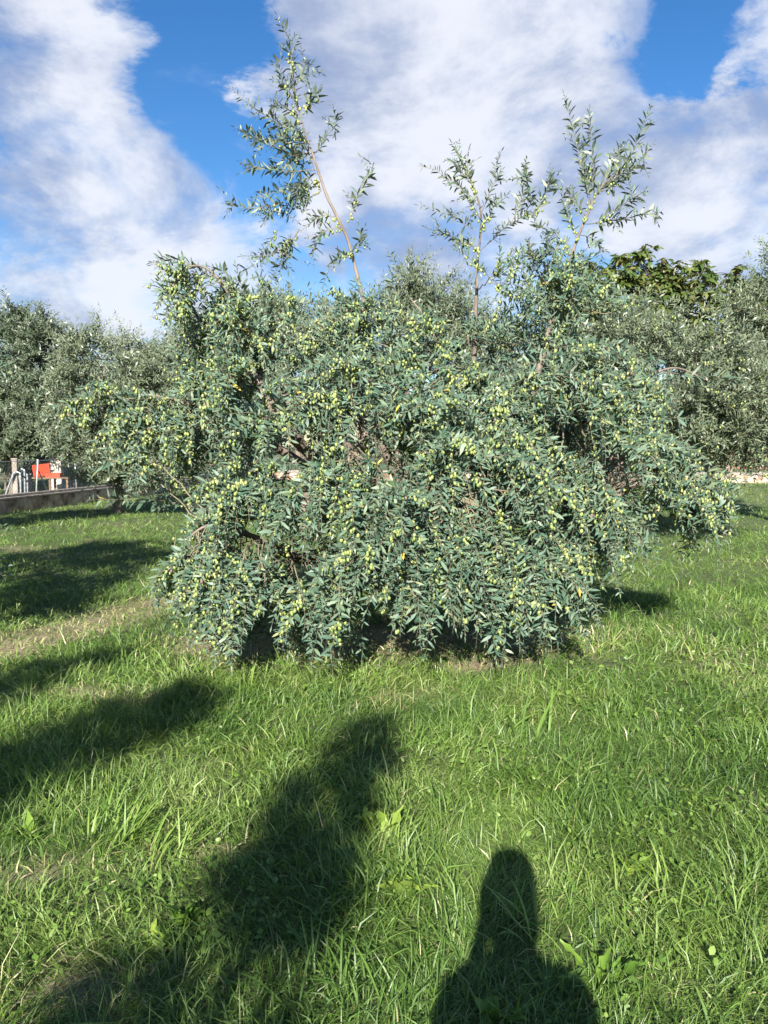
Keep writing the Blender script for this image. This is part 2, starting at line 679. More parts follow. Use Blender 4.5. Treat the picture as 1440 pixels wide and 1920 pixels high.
def wood(root, limbs, base, bark, sides=9):
    """limbs: list of (name, [(x,y,z,r),...]); each limb is a part"""
    samples = []
    rg = np.random.default_rng(77)
    for name, pl in limbs:
        pl = np.array(pl, float)
        n = max(8, int(len(pl) * 5))
        q = resample(pl, n)
        q[:, 3] = np.maximum(q[:, 3], .003)
        wob = rg.normal(0, 1, (n, 3)) * (q[:, 3:4] * .10)
        wob[0] = 0
        pts = q[:, :3] + wob
        rad = q[:, 3] * (1 + rg.normal(0, .06, n))
        if name == 'trunk':
            rad[0] *= 1.35
        V, F = tubes((pts - base)[None], rad[None], sides)
        me = mesh_np(name, V, F, bark, smooth=True)
        link(name, me, root)
        samples.append(np.hstack([pts, q[:, 3:4]]))
    return samples


def strands_from(branches, per, rg, axis_xy, lo, hi, outw=.5, up=.1, rnd=.5, tmin=.3):
    """start points, directions, lengths for twigs sprouting along branches (S,n,3)"""
    S, n, _ = branches.shape
    idx = np.repeat(np.arange(S), per)
    t = tmin + (1 - tmin) * rg.uniform(0, 1, len(idx)) ** .8
    f = t * (n - 1) * .9999
    i = f.astype(int)
    u = (f - i)[:, None]
    a, b = branches[idx, i], branches[idx, np.minimum(i + 1, n - 1)]
    p = a * (1 - u) + b * u
    tg = unit(b - a)
    ow = p.copy()
    ow[:, :2] -= axis_xy
    ow[:, 2] = 0
    d = tg * .5 + unit(ow) * outw + np.array([0, 0, up]) + rg.normal(0, rnd, (len(idx), 3))
    return p, unit(d), rg.uniform(lo, hi, len(idx))


class Tree:
    def __init__(s, name, base, label, seed, group=None, cat='olive tree'):
        s.base = np.array(base, float)
        s.root = empty(name, base)
        tag(s.root, label, cat, group)
        s.rg = np.random.default_rng(seed)
        s.tw_V, s.tw_F, s.n = [], [], 0
        s.fine = False
        s.voids = []
        s.leaf = []
        s.fruit = []

    def limbs(s, limbs, bark):
        s.samples = wood(s.root, limbs, s.base, bark)
        s.allp = np.vstack(s.samples)

    def twigs(s, pts, r0, r1, sides=3):
        n = pts.shape[1]
        rd = np.linspace(1, 0, n)[None] * (np.asarray(r0).reshape(-1, 1) - r1) + r1
        V, F = tubes(pts - s.base, np.broadcast_to(rd, pts.shape[:2]), sides)
        s.tw_V.append(V)
        s.tw_F.append(F + s.n)
        s.n += len(V)

    def branch_to(s, targets, lift=.22, n=9, rmax=.02, minr=.008):
        """curved branches from the nearest limb to each target"""
        pool = s.allp[s.allp[:, 3] > minr]
        d = np.linalg.norm(targets[:, None] - pool[None, :, :3], axis=2)
        d += s.rg.uniform(0, .25, d.shape) + np.maximum(pool[None, :, 2] - targets[:, None, 2], 0) * .25
        i = d.argmin(1)
        a = pool[i, :3]
        dist = np.linalg.norm(targets - a, axis=1, keepdims=True)
        mid = (a + targets) / 2 + np.array([0, 0, 1.0]) * dist * lift + s.rg.normal(0, .07, a.shape) * dist
        br = bez(a, mid, targets, n)
        br[:, 1:-1] += s.rg.normal(0, .012, br[:, 1:-1].shape)
        br[..., 2] = np.maximum(br[..., 2], .05)
        s.twigs(br, np.clip(dist[:, 0] * .011, .005, rmax), .0035, 5 if s.fine else 3)
        return br

    def dress(s, p, d, L, n, grav, jit, leaf, fruit=None, r0=.003):
        pts = grow(p, d, L, n, grav, jit, s.rg)
        if s.voids:
            k = s.open_strands(pts)
            p, L, pts = p[k], L[k], pts[k]
        q = pts if s.fine else pts[::3, ::2]
        s.twigs(q, np.full(len(q), r0), .0012)
        s.leaf.append(leaves_on(pts, L, s.rg, **leaf))
        if fruit:
            s.fruit.append(olives_on(pts, L, s.rg, *fruit))
        return pts

    def open_strands(s, pts):
        """False for twigs that would run through one of the crown's hollows"""
        ok = np.ones(len(pts), bool)
        for c, r in s.voids:
            d = np.linalg.norm((pts - c) / r, axis=2) + s.rg.normal(0, .08, (len(pts), 1))
            ok &= ~(d < .82).any(1)
        return ok

    def finish(s, bark, lmat, T=LEAF_T, F=LEAF_F, single=0, tint_lo=0.0, tint_hi=.97, fsize=.0122):
        me = mesh_np('twigs', np.vstack(s.tw_V), np.vstack(s.tw_F), bark, smooth=True)
        o = link('twigs', me, s.root)
        o['kind'] = 'stuff'
        B, A, Nn, Ln, Wd = [np.concatenate(x) for x in zip(*s.leaf)]
        s.nleaf = len(B)
        tint = s.rg.uniform(tint_lo, tint_hi, len(B))
        tint[s.rg.uniform(0, 1, len(B)) < .0012] = 1.0
        if single:
            eye = np.array([0, 0, CAM_H])
            dv = B - eye
            dist = np.linalg.norm(dv, axis=1)
            face = np.abs((unit(dv) * Nn).sum(1))
            score = Ln * Wd * face / dist ** 2
            # spread the picks over the crown
            order = np.argsort(-score)
            pick, seen = [], {}
            for i in order:
                c = (int(B[i, 0] / .22), int(B[i, 2] / .22))
                if seen.get(c, 0) < 3 and dist[i] < 6.3:
                    seen[c] = seen.get(c, 0) + 1
                    pick.append(i)
                if len(pick) >= single:
                    break
            pick = np.array(pick)
            mesh_var = []
            for k in range(6):
                mesh_var.append(mesh_np('leaf', LEAF_T * 1.0, LEAF_F, lmat, {'tint': np.full(6, .1 + .15 * k)}))
            for j, i in enumerate(pick):
                ob = link('leaf', mesh_var[j % 6], s.root)
                ob.matrix_local = frame_matrix(A[i], Nn[i], B[i] - s.base, Ln[i], Wd[i], Ln[i])
            keep = np.ones(len(B), bool)
            keep[pick] = False
            B, A, Nn, Ln, Wd, tint = B[keep], A[keep], Nn[keep], Ln[keep], Wd[keep], tint[keep]
        V, Fa = leaf_mesh_arrays(B - s.base, A, Nn, Ln, Wd, T, F)
        me = mesh_np('foliage', V, Fa, lmat, {'tint': np.repeat(tint, len(T))})
        o = link('foliage', me, s.root)
        o['kind'] = 'stuff'
        if s.fruit:
            Pf = np.concatenate(s.fruit)
            sv, sf = sphere_arrays()
            sc = s.rg.uniform(.85, 1.15, len(Pf)) * fsize
            tint = s.rg.uniform(0, .93, len(Pf))
            tint[s.rg.uniform(0, 1, len(Pf)) < .01] = 1
            elong = np.array([.92, .92, 1.2])
            if single:
                dist = np.linalg.norm(Pf - np.array([0, 0, CAM_H]), axis=1)
                order = np.argsort(dist)
                pick, seen = [], {}
                for i in order:
                    c = (int(Pf[i, 0] / .2), int(Pf[i, 2] / .2))
                    if seen.get(c, 0) < 4:
                        seen[c] = seen.get(c, 0) + 1
                        pick.append(i)
                    if len(pick) >= single:
                        break
                hv, hf = sphere_arrays(7, 5)
                mv = [mesh_np('olive', hv * elong, hf, M['olive'], {'tint': np.full(len(hv), .1 + .2 * k)}, True) for k in range(4)]
                for j, i in enumerate(pick):
                    ob = link('olive', mv[j % 4], s.root)
                    ob.location = Pf[i] - s.base
                    ob.scale = (sc[i],) * 3
                    ob.rotation_euler = tuple(s.rg.uniform(-.6, .6, 3))
                keep = np.ones(len(Pf), bool)
                keep[pick] = False
                Pf, sc, tint = Pf[keep], sc[keep], tint[keep]
            V = ((Pf - s.base)[:, None] + sv[None] * elong * sc[:, None, None]).reshape(-1, 3)
            Fa = (sf[None] + (np.arange(len(Pf)) * len(sv))[:, None, None]).reshape(-1, 3)
            o = link('olives', mesh_np('olives', V, Fa, M['olive'], {'tint': np.repeat(tint, len(sv))}, True), s.root)
            o['kind'] = 'stuff'


def main_tree():
    base = np.array([0.22, 6.95, 0.0])
    t = Tree('olive_tree', base, 'large weeping olive tree laden with green olives, nearest in the lawn', 21)
    rg = t.rg
    t.fine = True
    fork = (0.16, 6.9, .62)

    def pl(*pts):
        return [(*P(a, b, Y), r) for a, b, Y, r in pts]
    f0 = [(*fork, .085)]
    limbs = [
        ('trunk', [(.22, 6.95, -.05, .15), (.2, 6.93, .2, .115), (.17, 6.9, .45, .11), (*fork, .10)]),
        ('limb', f0 + pl((640, 920, 6.6, .062), (570, 840, 6.25, .05), (522, 782, 6.15, .044), (475, 700, 6.15, .028), (445, 620, 6.2, .017), (425, 545, 6.2, .011), (385, 502, 6.2, .008), (340, 500, 6.2, .005))),
        ('limb', f0 + pl((705, 900, 6.7, .065), (672, 760, 6.65, .042), (666, 650, 6.6, .025), (684, 588, 6.6, .018), (668, 510, 6.6, .014), (648, 440, 6.6, .012), (612, 365, 6.6, .011), (590, 300, 6.6, .009), (565, 225, 6.6, .006), (548, 140, 6.6, .004), (546, 90, 6.6, .003))),
        ('limb', f0 + pl((770, 900, 6.7, .045), (789, 760, 6.45, .024), (793, 712, 6.4, .021), (830, 684, 6.4, .018), (822, 655, 6.4, .013), (800, 600, 6.4, .008), (770, 560, 6.4, .005))),
        ('limb', f0 + pl((850, 880, 6.8, .055), (884, 710, 6.75, .024), (892, 610, 6.75, .019), (895, 500, 6.75, .012), (902, 410, 6.75, .008), (888, 350, 6.75, .006), (850, 275, 6.75, .003))),
        ('limb', f0 + pl((940, 900, 6.8, .06), (1005, 710, 6.6, .032), (1035, 600, 6.6, .021), (1062, 520, 6.6, .017), (1080, 455, 6.6, .013), (1105, 395, 6.6, .009), (1125, 355, 6.6, .006), (1180, 300, 6.6, .004))),
        ('limb', f0 + pl((860, 1005, 6.2, .06), (925, 970, 5.95, .048), (1010, 905, 5.85, .035), (1135, 860, 5.8, .024), (1240, 870, 5.75, .012), (1325, 935, 5.75, .005))),
        ('limb', f0 + pl((640, 1060, 6.2, .055), (565, 1050, 5.85, .038), (470, 1005, 5.65, .022), (395, 985, 5.55, .012), (350, 1010, 5.5, .006))),
        ('limb', f0 + pl((580, 880, 6.7, .045), (430, 790, 6.4, .026), (320, 748, 6.2, .016), (230, 745, 6.1, .009), (160, 790, 6.05, .005))),
        ('limb', f0 + pl((770, 980, 6.2, .045), (820, 900, 5.75, .028), (850, 880, 5.45, .018), (860, 930, 5.2, .008))),
        ('limb', f0 + pl((720, 940, 6.3, .04), (690, 850, 5.95, .022), (660, 840, 5.6, .012), (650, 900, 5.4, .006))),
        ('limb', f0 + pl((900, 960, 6.6, .05), (1080, 800, 6.5, .03), (1180, 730, 6.4, .016), (1260, 690, 6.4, .008), (1330, 715, 6.4, .004))),
        ('limb', f0 + [(.5, 7.6, 1.3, .05), (.9, 8.3, 1.9, .025), (1.2, 8.9, 1.9, .01)]),
        ('limb', f0 + [(-.2, 7.6, 1.4, .05), (-.8, 8.2, 2.0, .025), (-1.2, 8.8, 1.9, .01)]),
        ('limb', f0 + [(.25, 7.1, 1.3, .05), (.2, 7.3, 2.0, .03), (.1, 7.2, 2.6, .012)]),
    ]
    t.limbs(limbs, M['bark'])
    axis = base[:2]
    # lobes of the crown: px, py, Y, rx px, ry px, depth m, branches, twigs per branch, hang, length lo hi, fruit
    lobes = [
        (395, 560, 6.2, 85, 55, .25, 9, 7, 2.6, .25, .5, .8),
        (430, 660, 6.2, 110, 80, .35, 12, 9, 2.6, .3, .55, .8),
        (235, 790, 6.05, 95, 50, .25, 10, 8, 2.8, .25, .55, .8),
        (330, 850, 6.0, 90, 75, .3, 10, 8, 2.8, .3, .6, .7),
        (600, 640, 6.5, 140, 70, .4, 13, 9, 2.2, .3, .55, .7),
        (760, 650, 6.6, 130, 70, .4, 9, 8, 1.8, .3, .55, .55),
        (520, 790, 6.0, 170, 110, .45, 20, 12, 2.8, .35, .65, .7),
        (710, 790, 5.9, 170, 120, .45, 20, 12, 2.8, .35, .65, .65),
        (880, 790, 5.95, 150, 110, .45, 18, 12, 2.8, .35, .65, .65),
        (1050, 760, 6.0, 160, 110, .45, 19, 12, 2.8, .35, .65, .6),
        (450, 910, 5.75, 90, 80, .35, 13, 10, 3, .3, .55, .6),
        (600, 930, 5.5, 150, 100, .35, 17, 12, 3, .35, .7, .55),
        (780, 930, 5.35, 140, 90, .35, 17, 12, 3, .35, .7, .6),
        (960, 920, 5.5, 150, 100, .35, 18, 12, 3, .35, .7, .55),
        (1130, 880, 5.75, 130, 90, .35, 15, 11, 3, .35, .65, .5),
        (415, 1070, 5.45, 65, 60, .3, 15, 10, 3.4, .3, .5, .9),
        (500, 1090, 5.35, 120, 70, .3, 16, 11, 3, .3, .6, .5),
        (650, 1070, 5.25, 110, 70, .3, 13, 11, 3, .3, .6, .35),
        (760, 1020, 5.15, 100, 70, .25, 13, 11, 3, .3, .6, .5),
        (880, 1060, 5.15, 110, 80, .25, 16, 11, 3, .3, .6, .4),
        (985, 1080, 5.25, 90, 80, .25, 14, 11, 3, .3, .6, .35),
        (1080, 980, 5.5, 100, 60, .3, 12, 10, 3, .3, .55, .4),
        (1190, 930, 5.7, 90, 50, .3, 11, 9, 3, .3, .55, .6),
        (1285, 930, 5.75, 55, 30, .2, 6, 7, 3.4, .25, .5, .9),
        (1040, 600, 6.6, 110, 90, .4, 14, 9, .6, .3, .5, .3),
        (930, 600, 6.7, 90, 80, .35, 9, 8, .6, .3, .5, .35),
        (1180, 740, 6.35, 90, 60, .35, 9, 8, 2.6, .3, .55, .5),
    ]
    # hollows where one looks into the shaded inside of the crown
    hol = [(505, 745, 6.0, 42, 50), (455, 870, 5.8, 48, 36), (545, 835, 5.9, 34, 40), (720, 885, 5.6, 40, 60), (880, 905, 5.5, 36, 42),
           (745, 1000, 5.3, 45, 26), (575, 1065, 5.4, 55, 26), (640, 985, 5.4, 36, 32), (830, 1180, 5.2, 34, 55), (1150, 905, 5.7, 34, 50), (960, 985, 5.4, 34, 30),
           (900, 990, 5.6, 36, 26), (1130, 700, 6.2, 40, 30), (935, 690, 6.2, 46, 26), (800, 730, 6.1, 32, 30), (380, 900, 5.7, 34, 26), (1035, 960, 5.5, 30, 26),
           (480, 1010, 5.5, 40, 22), (1060, 830, 5.8, 34, 28), (1010, 1130, 5.3, 26, 26), (700, 1130, 5.2, 40, 24), (500, 1160, 5.3, 34, 24), (590, 920, 5.6, 30, 34),
           (305, 975, 5.7, 55, 42), (250, 935, 5.85, 60, 26), (1205, 1115, 5.5, 85, 50), (1120, 1130, 5.4, 40, 40), (560, 560, 6.4, 40, 30), (1130, 620, 6.5, 40, 40)]
    t.voids = [(P(a, b, Y), np.array([rx * 1.1 * Y / FPX, .6, ry * 1.1 * Y / FPX])) for a, b, Y, rx, ry in hol]
    lf = dict(spacing=.027, ln=.076, w=.22, drop=.12)
    for (px, py, Y, rx, ry, dz, nb, per, hang, lo, hi, fr) in lobes:
        c = P(px, py, Y)
        k = Y / FPX
        nb = max(4, int(nb * .88))
        v = unit(rg.normal(0, 1, (nb, 3))) * rg.uniform(.6, 1.05, (nb, 1))
        v[:, 1] = v[:, 1] * 1.2 - .1
        tg = c + v * np.array([rx * k, dz, ry * k])
        tg[:, 2] = np.maximum(tg[:, 2], .28)
        br = t.branch_to(tg)
        p, d, L = strands_from(br, per + 1, rg, axis, lo, hi, outw=.5, up=.15 if hang > 1 else .55, rnd=.45, tmin=.55)
        L = np.minimum(L, np.maximum(p[:, 2] * 1.25 + .03, .15))
        t.dress(p, d, L, 7, rg.uniform(.6, 1.4, len(p)) * hang * 1.3, .13, lf, (fr, 15.0), .0032)
    # the back of the crown, away from the photographer
    nb = 46
    v = unit(rg.normal(0, 1, (nb, 3)))
    v[:, 1] = np.abs(v[:, 1])
    tg = np.array([.2, 7.3, 1.45]) + v * np.array([2.1, 1.5, 1.2])
    tg[:, 2] = np.maximum(tg[:, 2], .4)
    br = t.branch_to(tg)
    p, d, L = strands_from(br, 9, rg, axis, .4, .75)
    L = np.minimum(L, p[:, 2] * 1.2)
    t.dress(p, d, L, 7, rg.uniform(2, 4, len(p)), .13, lf)
    # skirt touching the grass in front
    nb = 34
    px = rg.uniform(380, 1030, nb)
    tg = np.array([P(x, rg.uniform(1070, 1150), rg.uniform(5.15, 5.7)) for x in px])
    gap = np.abs(px - 800) < 45
    tg = tg[~gap]
    tg[:, 2] = np.maximum(tg[:, 2], .22)
    br = t.branch_to(tg)
    p, d, L = strands_from(br, 9, rg, axis, .3, .55, up=0, tmin=.6)
    L = np.minimum(L, np.maximum(p[:, 2] * 1.15, .15))
    t.dress(p, d, L, 7, rg.uniform(3, 5, len(p)), .12, lf, (.3, 7.0))

    # ---- the tall upright shoots, sprig by sprig
    sprigs = [
        # left shoot
        (560, 205, 588, 192, 604, 163), (548, 185, 528, 155, 519, 112), (586, 292, 612, 262, 642, 207), (562, 248, 510, 232, 456, 186),
        (572, 270, 505, 272, 442, 236), (586, 300, 522, 284, 468, 254), (590, 318, 520, 332, 452, 303), (600, 340, 545, 372, 480, 402),
        (600, 350, 530, 352, 470, 372), (582, 322, 552, 302, 520, 232), (602, 358, 545, 405, 505, 392), (520, 385, 465, 398, 418, 381),
        (655, 412, 668, 362, 703, 312), (632, 405, 596, 398, 556, 440), (560, 432, 525, 490, 455, 480), (556, 436, 545, 480, 512, 520),
        (640, 425, 580, 430, 588, 498), (660, 480, 640, 468, 612, 512), (657, 475, 678, 462, 680, 440), (555, 160, 570, 140, 575, 110),
        (560, 220, 540, 205, 512, 190), (575, 265, 555, 240, 530, 225), (592, 325, 570, 330, 545, 380), (570, 255, 545, 262, 500, 262),
        (580, 285, 545, 290, 505, 320), (598, 340, 565, 345, 530, 400), (560, 210, 545, 160, 548, 100), (550, 130, 542, 95, 542, 62),
        (590, 320, 580, 270, 540, 240), (603, 355, 570, 385, 540, 350), (520, 430, 505, 470, 470, 500), (545, 440, 530, 470, 530, 500),
        # right shoots
        (890, 360, 878, 318, 846, 263), (896, 385, 850, 332, 802, 312), (900, 405, 928, 352, 936, 290), (892, 432, 850, 400, 786, 386),
        (892, 462, 842, 440, 797, 426), (900, 470, 960, 412, 1000, 398), (958, 420, 984, 372, 988, 305), (1000, 400, 1022, 372, 1036, 325),
        (985, 405, 1005, 360, 980, 318), (1105, 395, 1088, 292, 1058, 175), (1112, 380, 1112, 302, 1104, 206), (1140, 345, 1190, 300, 1221, 196),
        (1122, 360, 1172, 342, 1226, 268), (1098, 420, 1162, 414, 1242, 396), (1130, 412, 1165, 382, 1217, 354), (1082, 450, 1060, 402, 1054, 358),
        (1072, 470, 1040, 432, 1002, 420), (1060, 500, 1030, 470, 1020, 440), (1085, 440, 1120, 440, 1125, 470), (900, 430, 925, 400, 930, 370),
        (895, 470, 870, 450, 850, 460), (1065, 490, 1085, 470, 1100, 480), (1050, 520, 1000, 480, 960, 470), (1045, 540, 1075, 500, 1090, 500),
        (1110, 385, 1140, 330, 1170, 265), (1120, 360, 1150, 330, 1200, 310), (1070, 470, 1020, 460, 985, 500), (1108, 385, 1095, 330, 1090, 260),
        (886, 345, 866, 320, 838, 300), (900, 410, 880, 370, 860, 350), (1098, 410, 1080, 390, 1070, 350), (1040, 560, 1010, 520, 990, 450),
        # loose ends round the crown
        (425, 545, 350, 470, 282, 492), (450, 600, 440, 500, 395, 500), (320, 748, 220, 730, 135, 790), (470, 1005, 380, 920, 165, 938),
        (1240, 700, 1330, 705, 1400, 712), (1330, 935, 1352, 940, 1350, 1055), (1325, 940, 1340, 930, 1352, 960), (1180, 930, 1260, 960, 1278, 1065),
        (1150, 960, 1210, 980, 1215, 1070), (480, 600, 460, 560, 440, 500), (760, 600, 740, 540, 732, 505), (320, 560, 300, 520, 300, 570),
        (360, 500, 330, 510, 318, 580),
    ]
    paths = []
    for a, b, c, d, e, f in sprigs:
        Y = 6.6 if (b < 600 and a > 470) else (6.2 if b < 700 else 5.85)
        y1 = Y + rg.normal(0, .10)
        y2 = Y + rg.normal(0, .2)
        paths.append(bez(P(a, b, Y)[None], P(c, d, y1)[None], P(e, f, y2)[None], 9)[0])
    paths = np.array(paths)
    paths[:, 1:] += rg.normal(0, .006, paths[:, 1:].shape)
    L = np.linalg.norm(np.diff(paths, axis=1), axis=2).sum(1)
    t.twigs(paths, np.full(len(paths), .0042), .0015)
    t.leaf.append(leaves_on(paths, L, rg, spacing=.022, ln=.086, w=.21, drop=.05, start=.15, hint_up=.6, hint_sun=-.1))
    t.fruit.append(olives_on(paths, L, rg, .6, 9.0, (.0, .4)))
    p, d, l2 = strands_from(paths[:67], 3, rg, axis, .08, .19, outw=.1, up=.0, rnd=.5, tmin=.2)
    t.dress(p, d, l2, 6, rg.uniform(0, 1, len(p)), .08, dict(spacing=.024, ln=.085, w=.22, start=.1, hint_up=.6, hint_sun=-.1), None, .002)
    t.finish(M['twig'], M['olive_leaf'], single=300)
    return t


MAIN = main_tree()


def row_tree(name, base, label, seed, lobes, trunk_h=.8, per=11, nb=70, hang=.8, up=.5, lo=.35, hi=.7, spacing=.045, ln=.095, w=.2,
             mat='far_olive_leaf', tint=(0, 1), group=None, fruit=None, trunk_r=.16, front=0.0, cat='olive tree', T=LEAF_T2, F=LEAF_F2):
    """olive tree from lobes given as (x,y,z, rx,ry,rz, weight) in metres relative to its base"""
    base = np.array(base, float)
    t = Tree(name, base, label, seed, group, cat)
    rg = t.rg
    fk = base + np.array([rg.normal(0, .05), rg.normal(0, .05), trunk_h])
    limbs = [('trunk', [(*(base + [0, 0, -.1]), trunk_r), (*(base + [.03, .02, trunk_h * .45]), trunk_r * .75), (*fk, trunk_r * .7)])]
    W = np.array([l[6] for l in lobes], float)
    for l in lobes:
        c = base + np.array(l[:3])
        for k in range(2 if len(lobes) > 3 else 3):
            e = c + np.array(l[3:6]) * rg.uniform(-.5, .5, 3) + np.array([0, 0, l[5] * .25])
            m = fk * .5 + e * .5 + np.array([0, 0, -.05]) + rg.normal(0, .1, 3)
            limbs.append(('limb', [(*fk, trunk_r * .5), (*m, trunk_r * .28), (*e, .008)]))
    t.limbs(limbs, M['far_bark'])
    for l, wgt in zip(lobes, W / W.sum()):
        n = max(3, int(nb * wgt))
        v = unit(rg.normal(0, 1, (n, 3))) * rg.uniform(.4, 1, (n, 1)) ** .6
        v[:, 1] -= front * rg.uniform(0, 1, n)
        tg = base + np.array(l[:3]) + v * np.array(l[3:6])
        tg[:, 2] = np.maximum(tg[:, 2], .35)
        br = t.branch_to(tg, lift=.1, n=6)
        p, d, L = strands_from(br, per, rg, base[:2], lo, hi, outw=.35, up=up, rnd=.5, tmin=.25)
        L = np.minimum(L, np.maximum(p[:, 2], .2))
        t.dress(p, d, L, 4, rg.uniform(.3, 1.6, len(p)) * hang, .12, dict(spacing=spacing, ln=ln, w=w, drop=.1), fruit)
    t.finish(M['far_bark'], M[mat], T, F, tint_lo=tint[0], tint_hi=tint[1], fsize=.016)
    return t


GB = 'olive trees behind the big tree'
# left: beyond and beside the low wall
row_tree('olive_tree', (-11.3, 23.5, 0), 'tall dense olive tree at far left behind the fence', 31,
         [(.5, 0, 4.3, 1.9, 1.4, 1.3, 3), (1.5, -.6, 2.7, 1.4, 1.1, 1.2, 2.5), (-.9, -.8, 2.6, 1.7, 1.0, 1.3, 3), (.3, -1.0, 1.75, 1.8, .6, .55, 1.6)], 1.0, per=16, nb=290, hang=.4, up=.9, ln=.16, w=.27, spacing=.07, front=.4, group=GB, tint=(0, .5))  # low tint range: darker leaf colour stands in for shade on this crown
row_tree('olive_tree', (-6.3, 18.2, 0), 'pale olive tree with feathery upright shoots beside the low wall', 32,
         [(0, 0, 3.0, 1.5, 1.2, 1.3, 3), (.1, -.5, 1.8, 1.45, 1.0, .9, 2.2), (.45, -.8, .9, 1.1, .7, .45, 1.2), (1.1, -.2, 2.7, 1.1, 1.0, 1.1, 1.5)], .8, per=15, nb=220, hang=.3, up=1.0, ln=.125, w=.26, spacing=.055, front=.4, group=GB, tint=(.2, 1))
row_tree('olive_tree', (-3.1, 15.8, 0), 'olive tree behind the left side of the big tree, right of the pale one', 33,
         [(0, 0, 3.0, 1.5, 1.3, 1.25, 3), (-.2, -.3, 1.7, 1.4, 1.0, .8, 1.4)], .8, per=13, nb=150, hang=.3, up=1.0, ln=.115, w=.25, spacing=.05, front=.4, group=GB)
row_tree('olive_tree', (-1.5, 14.6, 0), 'olive tree filling the gap left of the pointed one behind the big tree', 38,
         [(0, 0, 3.0, 1.3, 1.1, 1.3, 1), (-.3, -.2, 3.6, .6, .6, .7, .5)], .8, per=13, nb=90, hang=.3, up=1.0, ln=.12, w=.25, spacing=.055, front=.4, group=GB)
row_tree('olive_tree', (.35, 13.2, 0), 'olive tree whose pointed top rises behind the middle of the big tree', 34,
         [(0, 0, 2.9, 1.5, 1.2, 1.2, 3), (.0, 0, 3.95, .3, .4, .6, .8), (-1.0, -.2, 3.1, .8, .8, .8, 1), (.8, 0, 3.4, .7, .8, .8, 1), (1.7, .3, 2.6, .8, .8, .9, 1)], .8, per=13, nb=170, hang=.3, up=1.0, ln=.105, w=.24, spacing=.045, front=.4, group=GB)
row_tree('olive_tree', (3.45, 12.3, 0), 'wide bushy olive tree with hanging boughs behind the right of the big tree', 35,
         [(.6, -.2, 2.5, 2.0, 1.4, 1.1, 3.2), (1.7, -.5, 1.95, 1.0, 1.0, .65, 1.8), (-.6, 0, 2.7, 1.3, 1.2, 1.0, 1.3)], .8, per=14, nb=240, hang=1.5, up=.45, ln=.095, w=.23, spacing=.04, front=.6, group=GB, fruit=(.2, 4.0))
row_tree('olive_tree', (8.15, 15.6, 0), 'olive tree with tall loose shoots at the right edge of the picture', 36,
         [(-.2, 0, 3.9, 1.3, 1.3, 1.6, 3), (-.8, -.4, 2.6, 1.6, 1.0, .9, 1.6)], .8, per=13, nb=150, hang=.5, up=.9, ln=.115, w=.24, spacing=.05, front=.3, group=GB)
row_tree('olive_tree', (-7.5, 28, 0), 'distant olive tree glimpsed above the wall between the left trees', 37,
         [(0, 0, 3.0, 2.6, 1.8, 2.0, 1), (-2.5, .5, 2.6, 2, 1.5, 1.8, .8)], 1, per=12, nb=190, hang=.3, up=.8, ln=.2, w=.27, spacing=.075, group=GB)


def broad_tree(base, label, seed, lobes, nb):
    base = np.array(base, float)
    t = Tree('broadleaf_tree', base, label, seed, 'broadleaf trees behind the olives', 'tree')
    rg = t.rg
    fk = base + np.array([0, 0, 1.6])
    limbs = [('trunk', [(*(base + [0, 0, -.1]), .16), (*(base + [.05, 0, .8]), .12), (*fk, .1)])]
    for l in lobes:
        for k in range(3):
            e = base + np.array(l[:3]) + np.array(l[3:6]) * rg.uniform(-.6, .6, 3)
            limbs.append(('limb', [(*fk, .07), (*(fk * .5 + e * .5 + rg.normal(0, .15, 3)), .04), (*e, .01)]))
    t.limbs(limbs, M['far_bark'])
    W = np.array([l[6] for l in lobes])
    for l, wg in zip(lobes, W / W.sum()):
        n = int(nb * wg)
        v = unit(rg.normal(0, 1, (n, 3))) * rg.uniform(.35, 1, (n, 1)) ** .6
        tg = base + np.array(l[:3]) + v * np.array(l[3:6])
        br = t.branch_to(tg, lift=.1)
        p, d, L = strands_from(br, 5, rg, base[:2], .2, .5, outw=.3, up=.9, rnd=.35, tmin=.45)
        pts = grow(p, d, L, 4, rg.uniform(0, .6, len(p)), .08, rg)
        t.twigs(pts, np.full(len(p), .008), .004)
        # whorls of drooping leaves towards each shoot's end
        for k in range(12):
            b, tt = on_path(pts, L, L * rg.uniform(.35, 1, len(p)) ** .6)
            a = rg.normal(0, 1, (len(p), 3))
            a[:, 2] = rg.normal(-.35, .45, len(p))
            a = unit(a)
            h = np.array([0, -.3, 1.0]) + rg.normal(0, .4, a.shape)
            nn = unit(h - (h * a).sum(1, keepdims=True) * a)
            l_ = rg.uniform(.15, .26, len(p))
            t.leaf.append([b, a, nn, l_, l_ * .38])
    t.finish(M['far_bark'], M['broad_leaf'], np.array([(0, 0, 0), (.35, -.5, .02), (.35, .5, .02), (.7, -.38, -.04), (.7, .38, -.04), (1, 0, -.18)]), LEAF_F)


broad_tree((5.9, 19.5, 0), 'yellowish broadleaf tree with drooping leaves above the right olive trees', 41,
           [(0, 0, 4.8, 1.2, 1.2, 1.4, 2), (-1.0, 0, 4.7, .9, 1, 1.2, 1), (.8, 0, 5.1, .7, .8, 1.2, 1)], 150)
broad_tree((8.6, 20.5, 0), 'second yellowish broadleaf tree with two leafy tops, nearer the right edge', 42,
           [(-.4, 0, 4.75, .6, .9, 1.5, 1.2), (.8, 0, 4.7, .7, .9, 1.6, 1.2), (.2, 0, 4.0, 1.4, 1.1, 1.0, 1.2)], 150)

